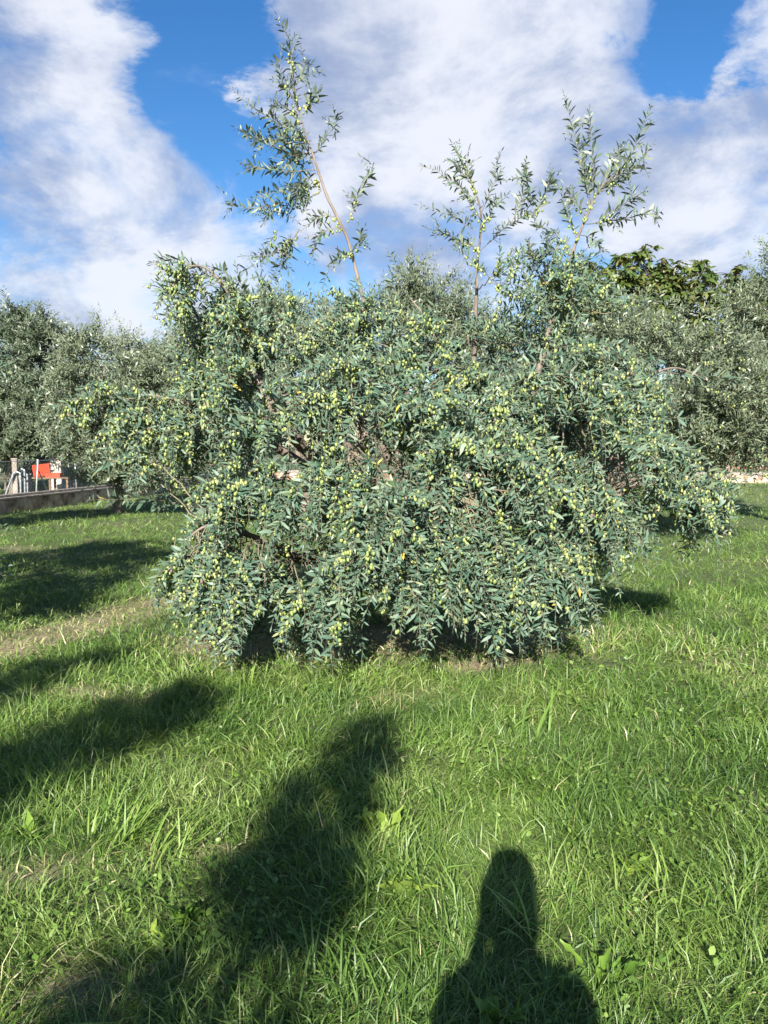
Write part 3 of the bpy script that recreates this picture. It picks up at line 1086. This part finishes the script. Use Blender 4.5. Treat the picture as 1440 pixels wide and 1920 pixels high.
# the tree at the left edge (its twig tips show in the frame, its shadow lies on the lawn)
row_tree('olive_tree', (-5.35, 6.2, 0), 'olive tree left of the frame with a few twigs reaching in at mid height', 51,
         [(0, 0, 1.9, 1.9, 1.5, 1.1, 3), (1.35, -.3, .95, .7, .5, .35, .8), (.6, .6, 2.5, 1.3, .8, .6, 1.5)], .7, per=11, nb=120, hang=1.6, up=.3, ln=.10, w=.25, spacing=.042,
         mat='olive_leaf', tint=(0, .97))
row_tree('olive_tree', (-8.8, 12.0, 0), 'olive tree by the wall, out of frame, shading the far lawn', 52,
         [(-.2, 0, 2.1, 1.5, 1.5, 1.1, 2), (.9, .3, 2.9, .9, .8, .5, 2)], .7, per=11, nb=80, hang=.8, up=.4, ln=.13, w=.3, spacing=.06, mat='olive_leaf', tint=(0, .97))
# the slim trees behind the photographer whose crowns throw the long shadows across the foreground
GS = 'slim young olive trees behind the photographer'
row_tree('olive_tree', (-.98, -1.72, 0), 'slim young olive tree close behind the photographer, casting the long foreground shadow', 53,
         [(-.03, 0, 2.15, .24, .2, .45, 1.8), (.0, .02, 2.6, .2, .15, .35, 1.6), (.05, .02, 3.0, .12, .1, .25, .9), (-.3, .05, 1.95, .16, .15, .25, .6)], 1.5, per=10, nb=86, hang=.6, up=.5, ln=.085, spacing=.04, lo=.12, hi=.28,
         mat='olive_leaf', tint=(0, .97), group=GS, trunk_r=.035)
row_tree('olive_tree', (-2.25, -.5, 0), 'slim young olive tree left of the photographer, shading the grass at the left side', 54,
         [(0, 0, 2.6, .30, .26, .38, 1.6), (-.2, .1, 2.3, .28, .2, .32, 1.2), (.3, .05, 2.7, .16, .12, .25, .7)], 1.7, per=10, nb=72, hang=.6, up=.4, ln=.085, spacing=.04, lo=.12, hi=.28,
         mat='olive_leaf', tint=(0, .97), group=GS, trunk_r=.035)
row_tree('olive_tree', (-3.15, .35, 0), 'slim young olive tree furthest left of the photographer, beside the worn strip', 55,
         [(0, 0, 2.6, .26, .22, .3, 1.6), (.22, .1, 2.75, .16, .14, .2, .7), (-.25, 0, 2.4, .3, .2, .25, .8)], 1.7, per=9, nb=42, hang=.6, up=.4, ln=.085, spacing=.04, lo=.12, hi=.28,
         mat='olive_leaf', tint=(0, .97), group=GS, trunk_r=.035)


# ------------------------------------------------------------------ low wall, fence and the yard behind it
M['concrete'] = simple('weathered concrete', [(.36, (.12, .075, .05)), (.48, (.34, .235, .165)), (.58, (.48, .36, .27)), (.7, (.58, .49, .4))], 3.2, .9, .6, detail=9)
M['coping'] = simple('coping concrete', [(.3, (.15, .13, .11)), (.5, (.24, .21, .18)), (.7, (.33, .30, .27))], 9, .85, .3, detail=8)
M['pillar'] = simple('pinkish plaster', [(.3, (.2, .14, .11)), (.7, (.28, .21, .16))], 6, .85, .2)
M['galv'] = simple('galvanised steel', [(.3, (.2, .22, .24)), (.7, (.32, .34, .36))], 25, .45, 0, .35)
M['white_metal'] = simple('white painted metal', [(.3, (.32, .32, .31)), (.7, (.42, .42, .41))], 12, .5)
M['rust'] = simple('rusty red paint', [(.3, (.22, .07, .045)), (.6, (.36, .12, .08)), (.8, (.4, .2, .14))], 18, .7)
M['orange'] = simple('orange plastic', [(.3, (.34, .035, .010)), (.7, (.42, .05, .014))], 4, .4)
M['white_board'] = simple('white board', [(.3, (.26, .24, .22)), (.7, (.38, .35, .32))], 4, .7)
M['grey_panel'] = simple('blue grey panel', [(.3, (.10, .12, .14)), (.7, (.15, .17, .2))], 3, .6)
M['wood'] = simple('brown wood', [(.3, (.10, .06, .035)), (.7, (.2, .13, .08))], 12, .8, .2)
M['black'] = simple('black rubber', [(.3, (.015, .015, .015)), (.7, (.03, .03, .03))], 9, .7)

WA, WD = np.array([-8.93, 17.9]), unit(np.array([.61, 3.5]))
WAZ = math.atan2(-WD[0], WD[1])


def wall_pt(px, off=0.0):
    """point on the wall line seen at pixel column px (off metres behind it)"""
    n = np.array([WD[1], -WD[0]]) * -1.0
    a = WA + n * off
    m = (px - 720.0) / FPX
    t = (m * a[1] - a[0]) / (WD[0] - m * WD[1])
    return a + WD * t


def low_wall(a, az, length, label, coping=True, segs=1):
    r = empty('low_wall', (a[0], a[1], 0), az)
    tag(r, label, 'wall', 'low concrete garden walls')
    # face blocks cast in lengths, coping lengths with joints
    n = max(1, int(length / 2.4))
    for i in range(n):
        y0, y1 = i * length / n, (i + 1) * length / n - .006
        MB().box(-.11, y0, -.1, .11 + .004 * (i % 2), y1, .335).build('wall_section', M['concrete'], r, bevel=.008)
        MB().box(-.13, y0, .337, .145, y1, .385).box(-.11, y0, .3852, .075, y1, .447).build('coping', M['coping'], r, bevel=.008)
    return r


low_wall(WA - WD * 9, WAZ, 27.6, 'low stained concrete wall with pale coping along the left side of the lawn')
C0 = WA - WD * 9 + WD * 27.8
BD = unit(np.array([22.0, -3.6]))
low_wall(C0, math.atan2(-BD[0], BD[1]), 30, 'low concrete wall across the far end, seen at the right edge')


def fence():
    r = empty('chain_link_fence', (WA[0], WA[1], 0), WAZ)
    tag(r, 'wire mesh fence with white metal posts standing on the low left wall', 'fence')
    top, bot = 1.25, .448
    for k, px in enumerate((72, 141)):
        q = wall_pt(px) - WA
        y = float(q @ WD)
        lean = .12 if k == 0 else -.04
        MB().tube([(0, y - lean, bot - .04), (0, y, top)], .026, 8).build('post', M['white_metal'], r, True)
        MB().tube([(.0, y + .35, bot - .02), (0, y + .03, top - .3 if k == 0 else top - .12)], .017, 6).build('brace', M['white_metal'], r, True)
    for y in (-7.5, -5, -2.5, 5.6, 8.2, 10.8, 13.4):
        MB().tube([(0, y, bot - .04), (0, y, top)], .026, 8).build('post', M['white_metal'], r, True)
    y0, y1 = -8.0, 14.0
    MB().tube([(0, y0, top - .03), (0, y1, top - .03)], .008, 5).build('top_wire', M['galv'], r)
    # diamond mesh
    pit = .11
    Ps = []
    H = top - bot - .06
    for s in (1, -1):
        for y in np.arange(y0, y1, pit):
            ya, yb = y, y + s * H
            if min(ya, yb) < y0 or max(ya, yb) > y1:
                continue
            Ps.append([(0.004 * s, ya, bot + .02), (0.004 * s, yb, top - .04)])
    Ps = np.array(Ps)
    V, F = tubes(Ps, np.full(Ps.shape[:2], .0026), 3)
    o = link('wire_mesh', mesh_np('wire_mesh', V, F, M['galv']), r)
    o['kind'] = 'stuff'


fence()


def yard():
    # concrete posts behind the wall
    for px, h, lab in ((29, 1.25, 'mottled concrete post behind the left fence, taller of the two'), (54, .85, 'short concrete post behind the left fence beside the bent pipes')):
        q = wall_pt(px, .35)
        r = empty('concrete_post', (q[0], q[1], 0), .2)
        tag(r, lab, 'post')
        MB().box(-.06, -.06, -.05, .06, .06, h).build('shaft', M['coping'], r, bevel=.012)
        MB().box(-.075, -.075, h, .075, .075, h + .035).build('cap', M['coping'], r, bevel=.008)
    # bent galvanised pipes leaning together
    for i, (px, w, h) in enumerate(((33, .38, .95), (41, .16, 1.02), (46, .12, .92))):
        q = wall_pt(px, .22 + .06 * i)
        a = np.linspace(0, math.pi / 2, 6)
        pts = [(-w, 0, 0), (-w * .75, 0, h * .45)] + [(-.12 * math.cos(x), 0, h - .12 + .12 * math.sin(x)) for x in a] + [(.05, 0, h - .03), (.07, 0, h - .12), (.05, 0, 0)]
        pts = resample(np.array(pts), 26)
        o = MB().tube(pts, .024, 8).build('bent_pipe', M['galv'], None, True)
        o.location = (q[0], q[1], 0)
        o.rotation_euler = (0, 0, .1)
        tag(o, ['widest bent galvanised pipe leaning behind the left fence', 'tallest bent galvanised pipe, middle one of the three behind the fence',
                'narrow bent galvanised pipe, nearest the short concrete post'][i], 'pipe', 'bent pipes behind the fence')
    # work table
    q = wall_pt(97, 1.0)
    r = empty('work_table', (q[0], q[1], 0), .12)
    tag(r, 'brown wooden table behind the fence carrying the orange crate', 'table')
    for i in range(4):
        MB().box(-.55, -.3 + i * .15, .68, .55, -.157 + i * .15, .715).build('plank', M['wood'], r, bevel=.004)
    for x in (-.48, .02, .48):
        for y in (-.24, .22):
            MB().box(x - .025, y - .025, 0, x + .025, y + .025, .679).build('leg', M['wood'], r)
    # crate with slotted sides
    c = empty('plastic_crate', (q[0] - .24, q[1] - .02, .716), .35)
    tag(c, 'bright orange plastic crate tilted on the table behind the fence', 'crate')
    c.rotation_euler = (0, -.12, .35)
    c.location.z = .74
    w, d, h = .2, .16, .34
    MB().box(-w, -d, 0, w, d, .02).build('bottom', M['orange'], c)
    for s in (-1, 1):
        m = MB()
        for k in range(4):
            m.box(-w, s * d - .012, .021 + k * .08, w, s * d + .012, .095 + k * .08)
        for x in (-w, -.07, .07, w):
            m.box(x - .018, s * d - .018, .0212, x + .018, s * d + .018, h)
        m.build('side_panel', M['orange'], c)
        m = MB()
        for k in range(4):
            m.box(s * w - .013, -d + .02, .022 + k * .085, s * w + .013, d - .02, .082 + k * .085)
        m.build('end_panel', M['orange'], c)
    b = empty('plastic_crate', (q[0] + .12, q[1] - .1, .716), 0.05)
    tag(b, 'low orange plastic tray lying on the table right of the crate', 'tray')
    MB().box(-.2, -.14, 0, .2, .14, .02).build('bottom', M['orange'], b)
    MB().box(-.2, -.14, .021, .2, -.12, .12).box(-.2, .12, .021, .2, .14, .12).box(-.2, -.119, .021, -.18, .119, .12).box(.18, -.119, .021, .2, .119, .12).build('rim', M['orange'], b)
    # dark bag behind crate, white board, grey panel
    q2 = wall_pt(105, 1.6)
    o = MB().box(-.16, -.02, 0, .16, .02, 1.22).build('white_board', M['white_board'], None, bevel=.006)
    o.location = (q2[0], q2[1], 0)
    o.rotation_euler = (0, 0, .1)
    tag(o, 'pale upright board standing behind the table and orange crate', 'board')
    q3 = wall_pt(128, 2.0)
    r = empty('shed_panel', (q3[0], q3[1], 0), .1)
    tag(r, 'blue grey sheet panel standing right of the pale board', 'panel')
    for k in range(5):
        MB().box(-.4 + k * .16, -.02 + .008 * (k % 2), 0, -.243 + k * .16, .02, 1.9).build('sheet', M['grey_panel'], r)
    # hose arching from the crate
    q4 = wall_pt(108, .8)
    a = np.linspace(0, math.pi * .55, 14)
    pts = np.array([(-.2 + .38 * math.sin(x), 0, .72 + .42 * math.cos(x)) for x in a])
    o = MB().tube(pts, .013, 7).build('hose', M['black'], None, True)
    o.location = (q4[0], q4[1], 0)
    tag(o, 'thin black hose arching down in front of the pale board', 'hose')


yard()


def far_railing():
    n0 = np.array([-BD[1], BD[0]])
    r = empty('iron_railing', (C0[0], C0[1], 0), math.atan2(-BD[0], BD[1]))
    tag(r, 'rusty red iron railing between pinkish pillars on the far right wall', 'railing')
    for k in range(5):
        y = 20.7 + k * 2.0
        MB().box(-.09, y - .13, .449, .09, y + .13, 1.45).build('pillar', M['pillar'], r, bevel=.01)
        for z in (.62, 1.3):
            MB().box(-.02, y + .131, z, .02, y + 1.869, z + .04).build('rail', M['rust'], r)
        m = MB()
        for j in range(12):
            yy = y + .22 + j * .14
            MB().box(-.008, yy - .008, .45, .008, yy + .008, 1.29).build('bar', M['rust'], r)


far_railing()

row_tree('hedge', (-13.5, 27.5, 0), 'dark hedge closing the yard behind the left fence', 71,
         [(0, 0, 1.1, 2.5, .6, 1.1, 1), (4.2, .5, 1.1, 2.5, .6, 1.1, 1), (-3.5, -.5, 1.1, 2.2, .6, 1.1, 1)], .4, per=12, nb=130, hang=.3, up=.8, ln=.2, w=.35, spacing=.08, lo=.3, hi=.6, cat='hedge', trunk_r=.06)
row_tree('hedge', (9, 40, 0), 'dark hedge behind the far wall at the right', 72,
         [(0, 0, 1.2, 3.5, .6, 1.3, 1), (7, -1, 1.2, 3.5, .6, 1.3, 1), (-7, 0, 1.2, 3.5, .6, 1.3, 1)], .4, per=10, nb=100, hang=.3, up=.8, ln=.3, w=.35, spacing=.12, lo=.4, hi=.8, cat='hedge', trunk_r=.06)

# dark hedge-like trees closing the view beyond the walls
GF = 'far trees closing the view beyond the walls'
for i, (x, y, h, rx, lab) in enumerate([(-14.6, 27, 5.2, 2.8, 'dark far tree at the left edge behind the fence'), (-13.5, 36, 5.4, 3.2, 'far tree above the yard between the left olives'),
                                        
                                        (13.5, 37, 5.2, 3.6, 'far tree beyond the railing at the right edge'), (9.5, 36, 4.6, 3.0, 'far tree behind the broadleaf trees')]):
    row_tree('olive_tree', (x, y, 0), lab, 60 + i, [(0, 0, h * .55, rx, 2.0, h * .42, 1)], 1.0, per=10, nb=70, hang=.5, up=.7, lo=.5, hi=1.0, ln=.32, spacing=.13, w=.3, group=GF)


# ------------------------------------------------------------------ grass
def grass():
    rg = np.random.default_rng(9)

    def field(y0, y1, dens, mx=.62, add=1.1):
        A = lambda d: mx * 2 * d + 2 * add
        area = (A(y0) + A(y1)) / 2 * (y1 - y0)
        n = int(area * dens)
        y = y0 + (y1 - y0) * rg.uniform(0, 1, n)
        x = rg.uniform(-1, 1, n) * (mx * y + add)
        return x, y

    zones = [(1.2, 3.2, 9500, .82, 3), (3.2, 5.2, 6200, .95, 3), (5.2, 8.5, 2000, 1.45, 3), (8.5, 14, 850, 2.0, 2), (14, 34, 240, 3.3, 2)]
    VV, FF, TT, n0 = [], [], [], 0
    for (y0, y1, dens, wmul, seg) in zones:
        x, y = field(y0, y1, dens)
        dry = dryness(x, y)
        tall = vnoise(x, y, .55, 21) * .6 + vnoise(x, y, .21, 22) * .4
        keep = rg.uniform(0, 1, len(x)) > dry * .5 + np.clip(.42 - tall, 0, .4) * .9
        # nothing grows on the wall or past it
        dw = (x - WA[0]) * WD[1] - (y - WA[1]) * WD[0]
        db = (x - C0[0]) * -BD[1] + (y - C0[1]) * BD[0]
        keep &= (np.abs(dw) > .13) & (np.abs(db) > .16)
        x, y, dry, tall = x[keep], y[keep], dry[keep], tall[keep]
        n = len(x)
        z = gh(x, y)
        kind = rg.uniform(0, 1, n)
        broad = kind < .16 + .25 * (vnoise(x, y, .4, 23) > .62)
        L = rg.uniform(.045, .125, n) * (.5 + .95 * tall) * np.where(broad, 1.25, 1.0) * np.where(dry > .4, .55, 1.0)
        L = np.where(rg.uniform(0, 1, n) < .05, L * 1.7, L)
        W = np.where(broad, rg.uniform(.005, .0085, n), rg.uniform(.0026, .0048, n)) * wmul
        # lie of the blades: patches lean together
        la = vnoise(x, y, .5, 24) * 12.0 + rg.normal(0, 1.5, n)
        lean = np.clip(rg.normal(.85, .4, n), .05, 1.5)
        bend = rg.uniform(.1, .9, n)
        dirx, diry = np.cos(la), np.sin(la)
        tw = rg.normal(0, .9, n)
        sx, sy = -diry * np.cos(tw) + dirx * np.sin(tw), dirx * np.cos(tw) + diry * np.sin(tw)
        levels = {4: [0, .33, .68, 1], 3: [0, .5, 1], 2: [0, 1]}[seg]
        prof = {4: [.75, 1, .7], 3: [.85, .9], 2: [1.0]}[seg]
        pts = []
        for tlev in levels:
            ang = lean + bend * (tlev - .3)
            hx = np.sin(ang) * L * tlev
            hz = np.cos(ang) * L * tlev
            hz = np.maximum(hz, .012 * tlev)
            pts.append(np.stack([x + dirx * hx, y + diry * hx, z + hz], -1))
        side = np.stack([sx, sy, rg.normal(0, .25, n)], -1)
        vs_ = []
        for p_, w_ in zip(pts[:-1], prof):
            vs_ += [p_ - side * (W * w_ / 2)[:, None], p_ + side * (W * w_ / 2)[:, None]]
        vs_.append(pts[-1])
        V = np.stack(vs_, 1)
        m = V.shape[1]
        Ft = []
        for k in range(len(prof) - 1):
            a = 2 * k
            Ft += [(a, a + 1, a + 3), (a, a + 3, a + 2)]
        Ft.append((m - 3, m - 2, m - 1))
        F = (np.array(Ft)[None] + (np.arange(n) * m)[:, None, None]).reshape(-1, 3) + n0
        hue = vnoise(x, y, .9, 25) * .5 + vnoise(x, y, .3, 26) * .5
        tint = np.clip(.02 + hue * .70 + rg.normal(0, .16, n), 0, .82)
        straw = rg.uniform(0, 1, n) < .022 + dry * .62
        tint = np.where(straw, rg.uniform(.84, 1, n), tint)
        VV.append(V.reshape(-1, 3)); FF.append(F); TT.append(np.repeat(tint, m))
        n0 += n * m
    # clover and other small leaves low between the blades
    for (y0, y1, dens, sz) in ((1.2, 3.4, 900, .9), (3.4, 6.5, 350, 1.0)):
        x, y = field(y0, y1, dens)
        k = (vnoise(x, y, .3, 31) * .6 + vnoise(x, y, .9, 32) * .4) > .5
        k &= rg.uniform(0, 1, len(x)) > dryness(x, y)
        x, y = x[k], y[k]
        n = len(x)
        a = rg.uniform(0, 6.28, n)
        A = unit(np.stack([np.cos(a), np.sin(a), rg.normal(.15, .35, n)], -1))
        h = np.array([0, 0, 1.0]) + rg.normal(0, .45, (n, 3))
        Nn = unit(h - (h * A).sum(1, keepdims=True) * A)
        l = rg.uniform(.014, .038, n) * sz
        B = np.stack([x, y, gh(x, y) + rg.uniform(.008, .055, n)], -1)
        V, F = leaf_mesh_arrays(B, A, Nn, l, l * rg.uniform(.4, .75, n), LEAF_T, LEAF_F)
        VV.append(V); FF.append(F + n0); TT.append(np.repeat(np.clip(rg.normal(.42, .17, n), .05, .8), 6))
        n0 += len(V)
    me = mesh_np('grass', np.vstack(VV), np.vstack(FF), M['grass'], {'tint': np.concatenate(TT)})
    o = link('grass', me)
    o['kind'] = 'stuff'
    tag(o, 'long green grass of the olive grove lawn', 'grass')


grass()


# ------------------------------------------------------------------ single weeds and grass tufts that stand out
def blade_part(root, length, width, az, lean, bend, tint, name='leaf', wavy=0.0, seed=0, n=7, prof='blade', mat='weed'):
    rg = np.random.default_rng(seed)
    t = np.linspace(0, 1, n)
    x, z, p = [0.0], [0.0], []
    for i in range(1, n):
        a = lean + bend * t[i] ** 1.3
        x.append(x[-1] + math.sin(a) * length / (n - 1))
        z.append(max(z[-1] + math.cos(a) * length / (n - 1), .008))
    if prof == 'blade':
        w = np.sin(np.pi * (t * .82 + .16)) ** .7
        w[-1] = .03
    else:
        w = np.clip(np.sin(np.pi * np.clip(t, 0, 1) ** .75), .12, 1)
        w[-1] = .05
    V = []
    for i in range(n):
        for s in (-1, 0, 1):
            wob = 1 + wavy * rg.normal()
            V.append((x[i], s * width / 2 * w[i] * wob, z[i] + (abs(s) * .22 * width * w[i]) + wavy * rg.normal() * width * .3 * abs(s)))
    F = []
    for i in range(n - 1):
        for s in range(2):
            a = i * 3 + s
            F.append((a, a + 3, a + 4, a + 1))
    me = mesh_np(name, np.array(V), np.array(F), M[mat], {'tint': np.full(len(V), tint)}, True)
    o = link(name, me, root)
    o.rotation_euler = (0, 0, az)
    return o


def gpos(px, py):
    dn = py - 960.0
    c, s = math.cos(PITCH), math.sin(PITCH)
    f = FPX * c - dn * s
    d = FPX * s + dn * c
    k = CAM_H / d
    x, y = (px - 720.0) * k, f * k
    return x, y, float(gh(np.array(x), np.array(y)))


def weed(px, py, label, seed, n=9, ln=.13, w=.05, tint=.9):
    r = empty('weed', gpos(px, py))
    tag(r, label, 'weed', 'broad leaved weeds in the grass')
    rg = np.random.default_rng(seed)
    for k in range(n + 5):
        o = blade_part(r, ln * rg.uniform(.5, 1.0), w * rg.uniform(.55, 1.0), k * 2.4 + rg.normal(0, .4), rg.uniform(.15, 1.0), rg.uniform(.2, 1.3),
                       float(np.clip(tint * .75 + rg.normal(0, .12), 0, 1)), wavy=.3, seed=seed * 50 + k, prof='leaf', n=8)
        o.location = (rg.normal(0, .025), rg.normal(0, .025), 0)


weed(712, 1555, 'largest yellow green lettuce-like weed in the middle of the foreground grass', 1, 14, .13, .048, .8)
weed(758, 1675, 'small yellow green weed just left of the head-shaped shadow', 2, 6, .12, .045, .85)
weed(300, 1765, 'small bright weed in the dappled grass at lower left', 3, 7, .10, .04, .7)
weed(1130, 1835, 'low dark green weed right of the shoulder shadow', 4, 8, .12, .04, .35)
weed(350, 1720, 'dark green rosette weed inside the long shadow at lower left', 5, 9, .14, .045, .15)
weed(940, 1905, 'weed inside the shoulder shadow at the bottom edge', 6, 8, .10, .04, .4)
weed(55, 1560, 'weed at the left edge beside the leaning tuft', 7, 8, .11, .04, .45)
weed(1180, 1625, 'light green weed in the sunny grass right of the head shadow', 8, 6, .11, .035, .6)


def tuft(px, py, label, seed, n, ln, w, az0, spread, tint, lean=.6):
    r = empty('grass_tuft', gpos(px, py))
    tag(r, label, 'grass tuft', 'taller grass tufts')
    rg = np.random.default_rng(seed)
    for k in range(n):
        o = blade_part(r, ln * rg.uniform(.6, 1.15), w * rg.uniform(.8, 1.2), az0 + rg.normal(0, spread), max(.1, lean + rg.normal(0, .2)), rg.uniform(.3, .9),
                       float(np.clip(tint + .2 + rg.normal(0, .15), .05, .8)), 'blade', 0.03, seed * 60 + k, mat='grass')
        o.location = (rg.normal(0, .07), rg.normal(0, .07), 0)


tuft(225, 1570, 'big tuft of broad light grass blades leaning right at the left side', 11, 70, .20, .0075, .5, .8, .32)
tuft(320, 1600, 'tuft of broad grass blades leaning right beside the lit strip', 12, 46, .19, .007, .5, .7, .35)
tuft(985, 1385, 'arching coarse grass plant below the big olive tree', 13, 8, .30, .013, .2, 1.1, .15, .5)
tuft(455, 1290, 'bright broad grass blades at the left foot of the big tree', 14, 9, .20, .014, .3, 1.1, .6, .4)
tuft(110, 1480, 'shaded tuft of long blades at the left edge', 15, 40, .18, .007, 1.0, 1.2, .2)
tuft(640, 1840, 'long dark blades in the shadow at the bottom', 16, 26, .22, .007, 2.4, 1.0, .15, .6)
tuft(1290, 1690, 'pale leaning blades in the sunny grass at lower right', 17, 26, .17, .006, 1.6, 1.4, .35)
tuft(1010, 1740, 'grass tuft leaning across the neck of the head shadow', 18, 14, .2, .007, 2.6, .9, .55)


# ------------------------------------------------------------------ the photographer (only the shadow shows in the picture)
def person():
    # joints: name -> (pos, radius)
    x0, y0 = 0.03, -.29
    hx = 0.0
    J = []
    E = []

    def add(p, r, par=None):
        J.append((p, r))
        if par is not None:
            E.append((par, len(J) - 1))
        return len(J) - 1
    pel = add((x0, y0 - .05, .92), (.16, .12))
    wa = add((x0, y0 - .05, 1.08), (.14, .105), pel)
    ch = add((x0, y0 - .05, 1.24), (.165, .115), wa)
    up = add((x0, y0 - .04, 1.335), (.10, .08), ch)
    nk = add((x0, y0 - .02, 1.42), (.05, .055), up)
    hd0 = add((x0, y0 + .0, 1.50), (.066, .08), nk)
    hd1 = add((x0, y0 - .0, 1.58), (.076, .096), hd0)
    hd2 = add((x0, y0 - .01, 1.645), (.066, .08), hd1)
    hands = []
    for s in (-1, 1):
        sh = add((x0 + s * .19, y0 - .04, 1.335), (.06, .06), up)
        el = add((x0 + s * .19, y0 + .04, 1.05), (.045, .045), sh)
        fm = add((x0 + s * .11, y0 + .15, 1.21), (.036, .036), el)
        wr = add((x0 + s * .062, y0 + .215, 1.365), (.027, .022), fm)
        pa = add((x0 + s * .052, y0 + .255, 1.425), (.03, .016), wr)
        # four fingers behind and round the phone, thumb on its side
        for k in range(4):
            a = add((x0 + s * .056, y0 + .292, 1.412 + k * .021), (.009, .009), pa)
            b = add((x0 + s * (.046 - .003 * k), y0 + .303, 1.416 + k * .022), (.0085, .0085), a)
            add((x0 + s * (.024 + .004 * (k % 2)), y0 + .304, 1.420 + k * .022), (.0075, .0075), b)
        th = add((x0 + s * .055, y0 + .235, 1.455), (.011, .011), pa)
        add((x0 + s * .036, y0 + .235, 1.49), (.009, .009), th)
        hp = add((x0 + s * .095, y0 - .05, .86), (.09, .095), pel)
        kn = add((x0 + s * .11, y0 - .03, .48), (.058, .062), hp)
        an = add((x0 + s * .115, y0 - .06, .09), (.04, .045), kn)
        he = add((x0 + s * .118, y0 - .05, .04), (.04, .038), an)
        add((x0 + s * .135, y0 + .11, .03), (.042, .026), he)
    me = bpy.data.meshes.new('body_skeleton')
    me.from_pydata([j[0] for j in J], E, [])
    ob = bpy.data.objects.new('body_skeleton', me)
    COL.objects.link(ob)
    ob.modifiers.new('skin', 'SKIN').use_smooth_shade = True
    sv = me.skin_vertices[0].data
    for k, j in enumerate(J):
        sv[k].radius = j[1]
    sv[0].use_root = True
    sb = ob.modifiers.new('sub', 'SUBSURF')
    sb.levels = sb.render_levels = 2
    dg = bpy.context.evaluated_depsgraph_get()
    bm = bpy.data.meshes.new_from_object(ob.evaluated_get(dg))
    bpy.data.objects.remove(ob, do_unlink=True)
    skin = simple('skin', [(.3, (.45, .26, .18)), (.7, (.55, .34, .24))], 20, .5)
    shirt = simple('dark knit', [(.3, (.04, .05, .09)), (.7, (.07, .08, .13))], 60, .9, .2)
    jeans = simple('denim', [(.3, (.05, .07, .13)), (.7, (.09, .12, .2))], 60, .9, .2)
    shoe = simple('shoe leather', [(.3, (.05, .04, .035)), (.7, (.09, .07, .06))], 20, .6)
    bm.materials.clear()
    for m_ in (skin, shirt, jeans, shoe):
        bm.materials.append(m_)
    for p in bm.polygons:
        c = p.center
        if c.z < .1:
            p.material_index = 3
        elif c.z < .93:
            p.material_index = 2
        elif c.z > 1.385 or (c.y > y0 + .2):
            p.material_index = 0
        else:
            p.material_index = 1
        p.use_smooth = True
    r = empty('person', (x0, y0 - .04, 0))
    tag(r, 'person in dark clothes holding up a phone, known by the shadow on the grass', 'person')
    b = link('body', bm, r)
    b.location = (-x0, -(y0 - .04), 0)
    loc = b.location

    def part(name, V, F, mat):
        o = link(name, mesh_np(name, V, F, mat, smooth=True), r)
        o.location = loc
        return o
    # hair: shoulder-length, rounded top
    sv_, sf_ = sphere_arrays(20, 14)
    hv = sv_.copy()
    sq = lambda v, e: np.sign(v) * np.abs(v) ** e
    th = np.maximum(np.hypot(hv[:, 0], hv[:, 1]), 1e-6)
    rad = th ** .55
    hairv = np.stack([hv[:, 0] / th * rad * np.where(hv[:, 2] < 0, .096 + .006 * hv[:, 2], .096), hv[:, 1] / th * rad * .1, np.where(hv[:, 2] > 0, sq(hv[:, 2], .9) * .14, sq(hv[:, 2], .6) * .2)], -1)
    front = (hv[:, 1] > .25) & (hv[:, 2] < .35)
    hairv[front, 1] = .02
    hairv += np.array([x0, y0 - .02, 1.60])
    hair = simple('brown hair', [(.3, (.03, .018, .01)), (.7, (.07, .045, .028))], 50, .6, .3)
    part('hair', hairv, sf_, hair)
    for s in (-1, 1):
        part('eye', sv_ * .012 + np.array([x0 + s * .032, y0 + .088, 1.565]), sf_, simple('eye', [(.3, (.5, .5, .5)), (.7, (.06, .04, .03))], 90, .2))
        part('ear', sv_ * np.array([.012, .02, .032]) + np.array([x0 + s * .078, y0 + .0, 1.55]), sf_, skin)
    part('nose', sv_ * np.array([.015, .022, .028]) + np.array([x0, y0 + .1, 1.535]), sf_, skin)
    part('mouth', sv_ * np.array([.026, .01, .008]) + np.array([x0, y0 + .088, 1.49]), sf_, simple('lips', [(.3, (.4, .15, .13)), (.7, (.5, .2, .17))], 30, .5))
    # the phone, its lens just behind the viewpoint
    ph = empty('phone', (.03, -.02, 1.405))
    tag(ph, 'black phone held upright in both hands behind the viewpoint', 'phone')
    MB().box(-.036, -.0045, 0, .036, .0045, .15).build('case', M['black'], ph, bevel=.004)
    MB().box(-.033, -.0055, .006, .033, -.0047, .144).build('screen', simple('phone glass', [(.3, (.02, .02, .025)), (.7, (.03, .03, .035))], 5, .1), ph)


person()
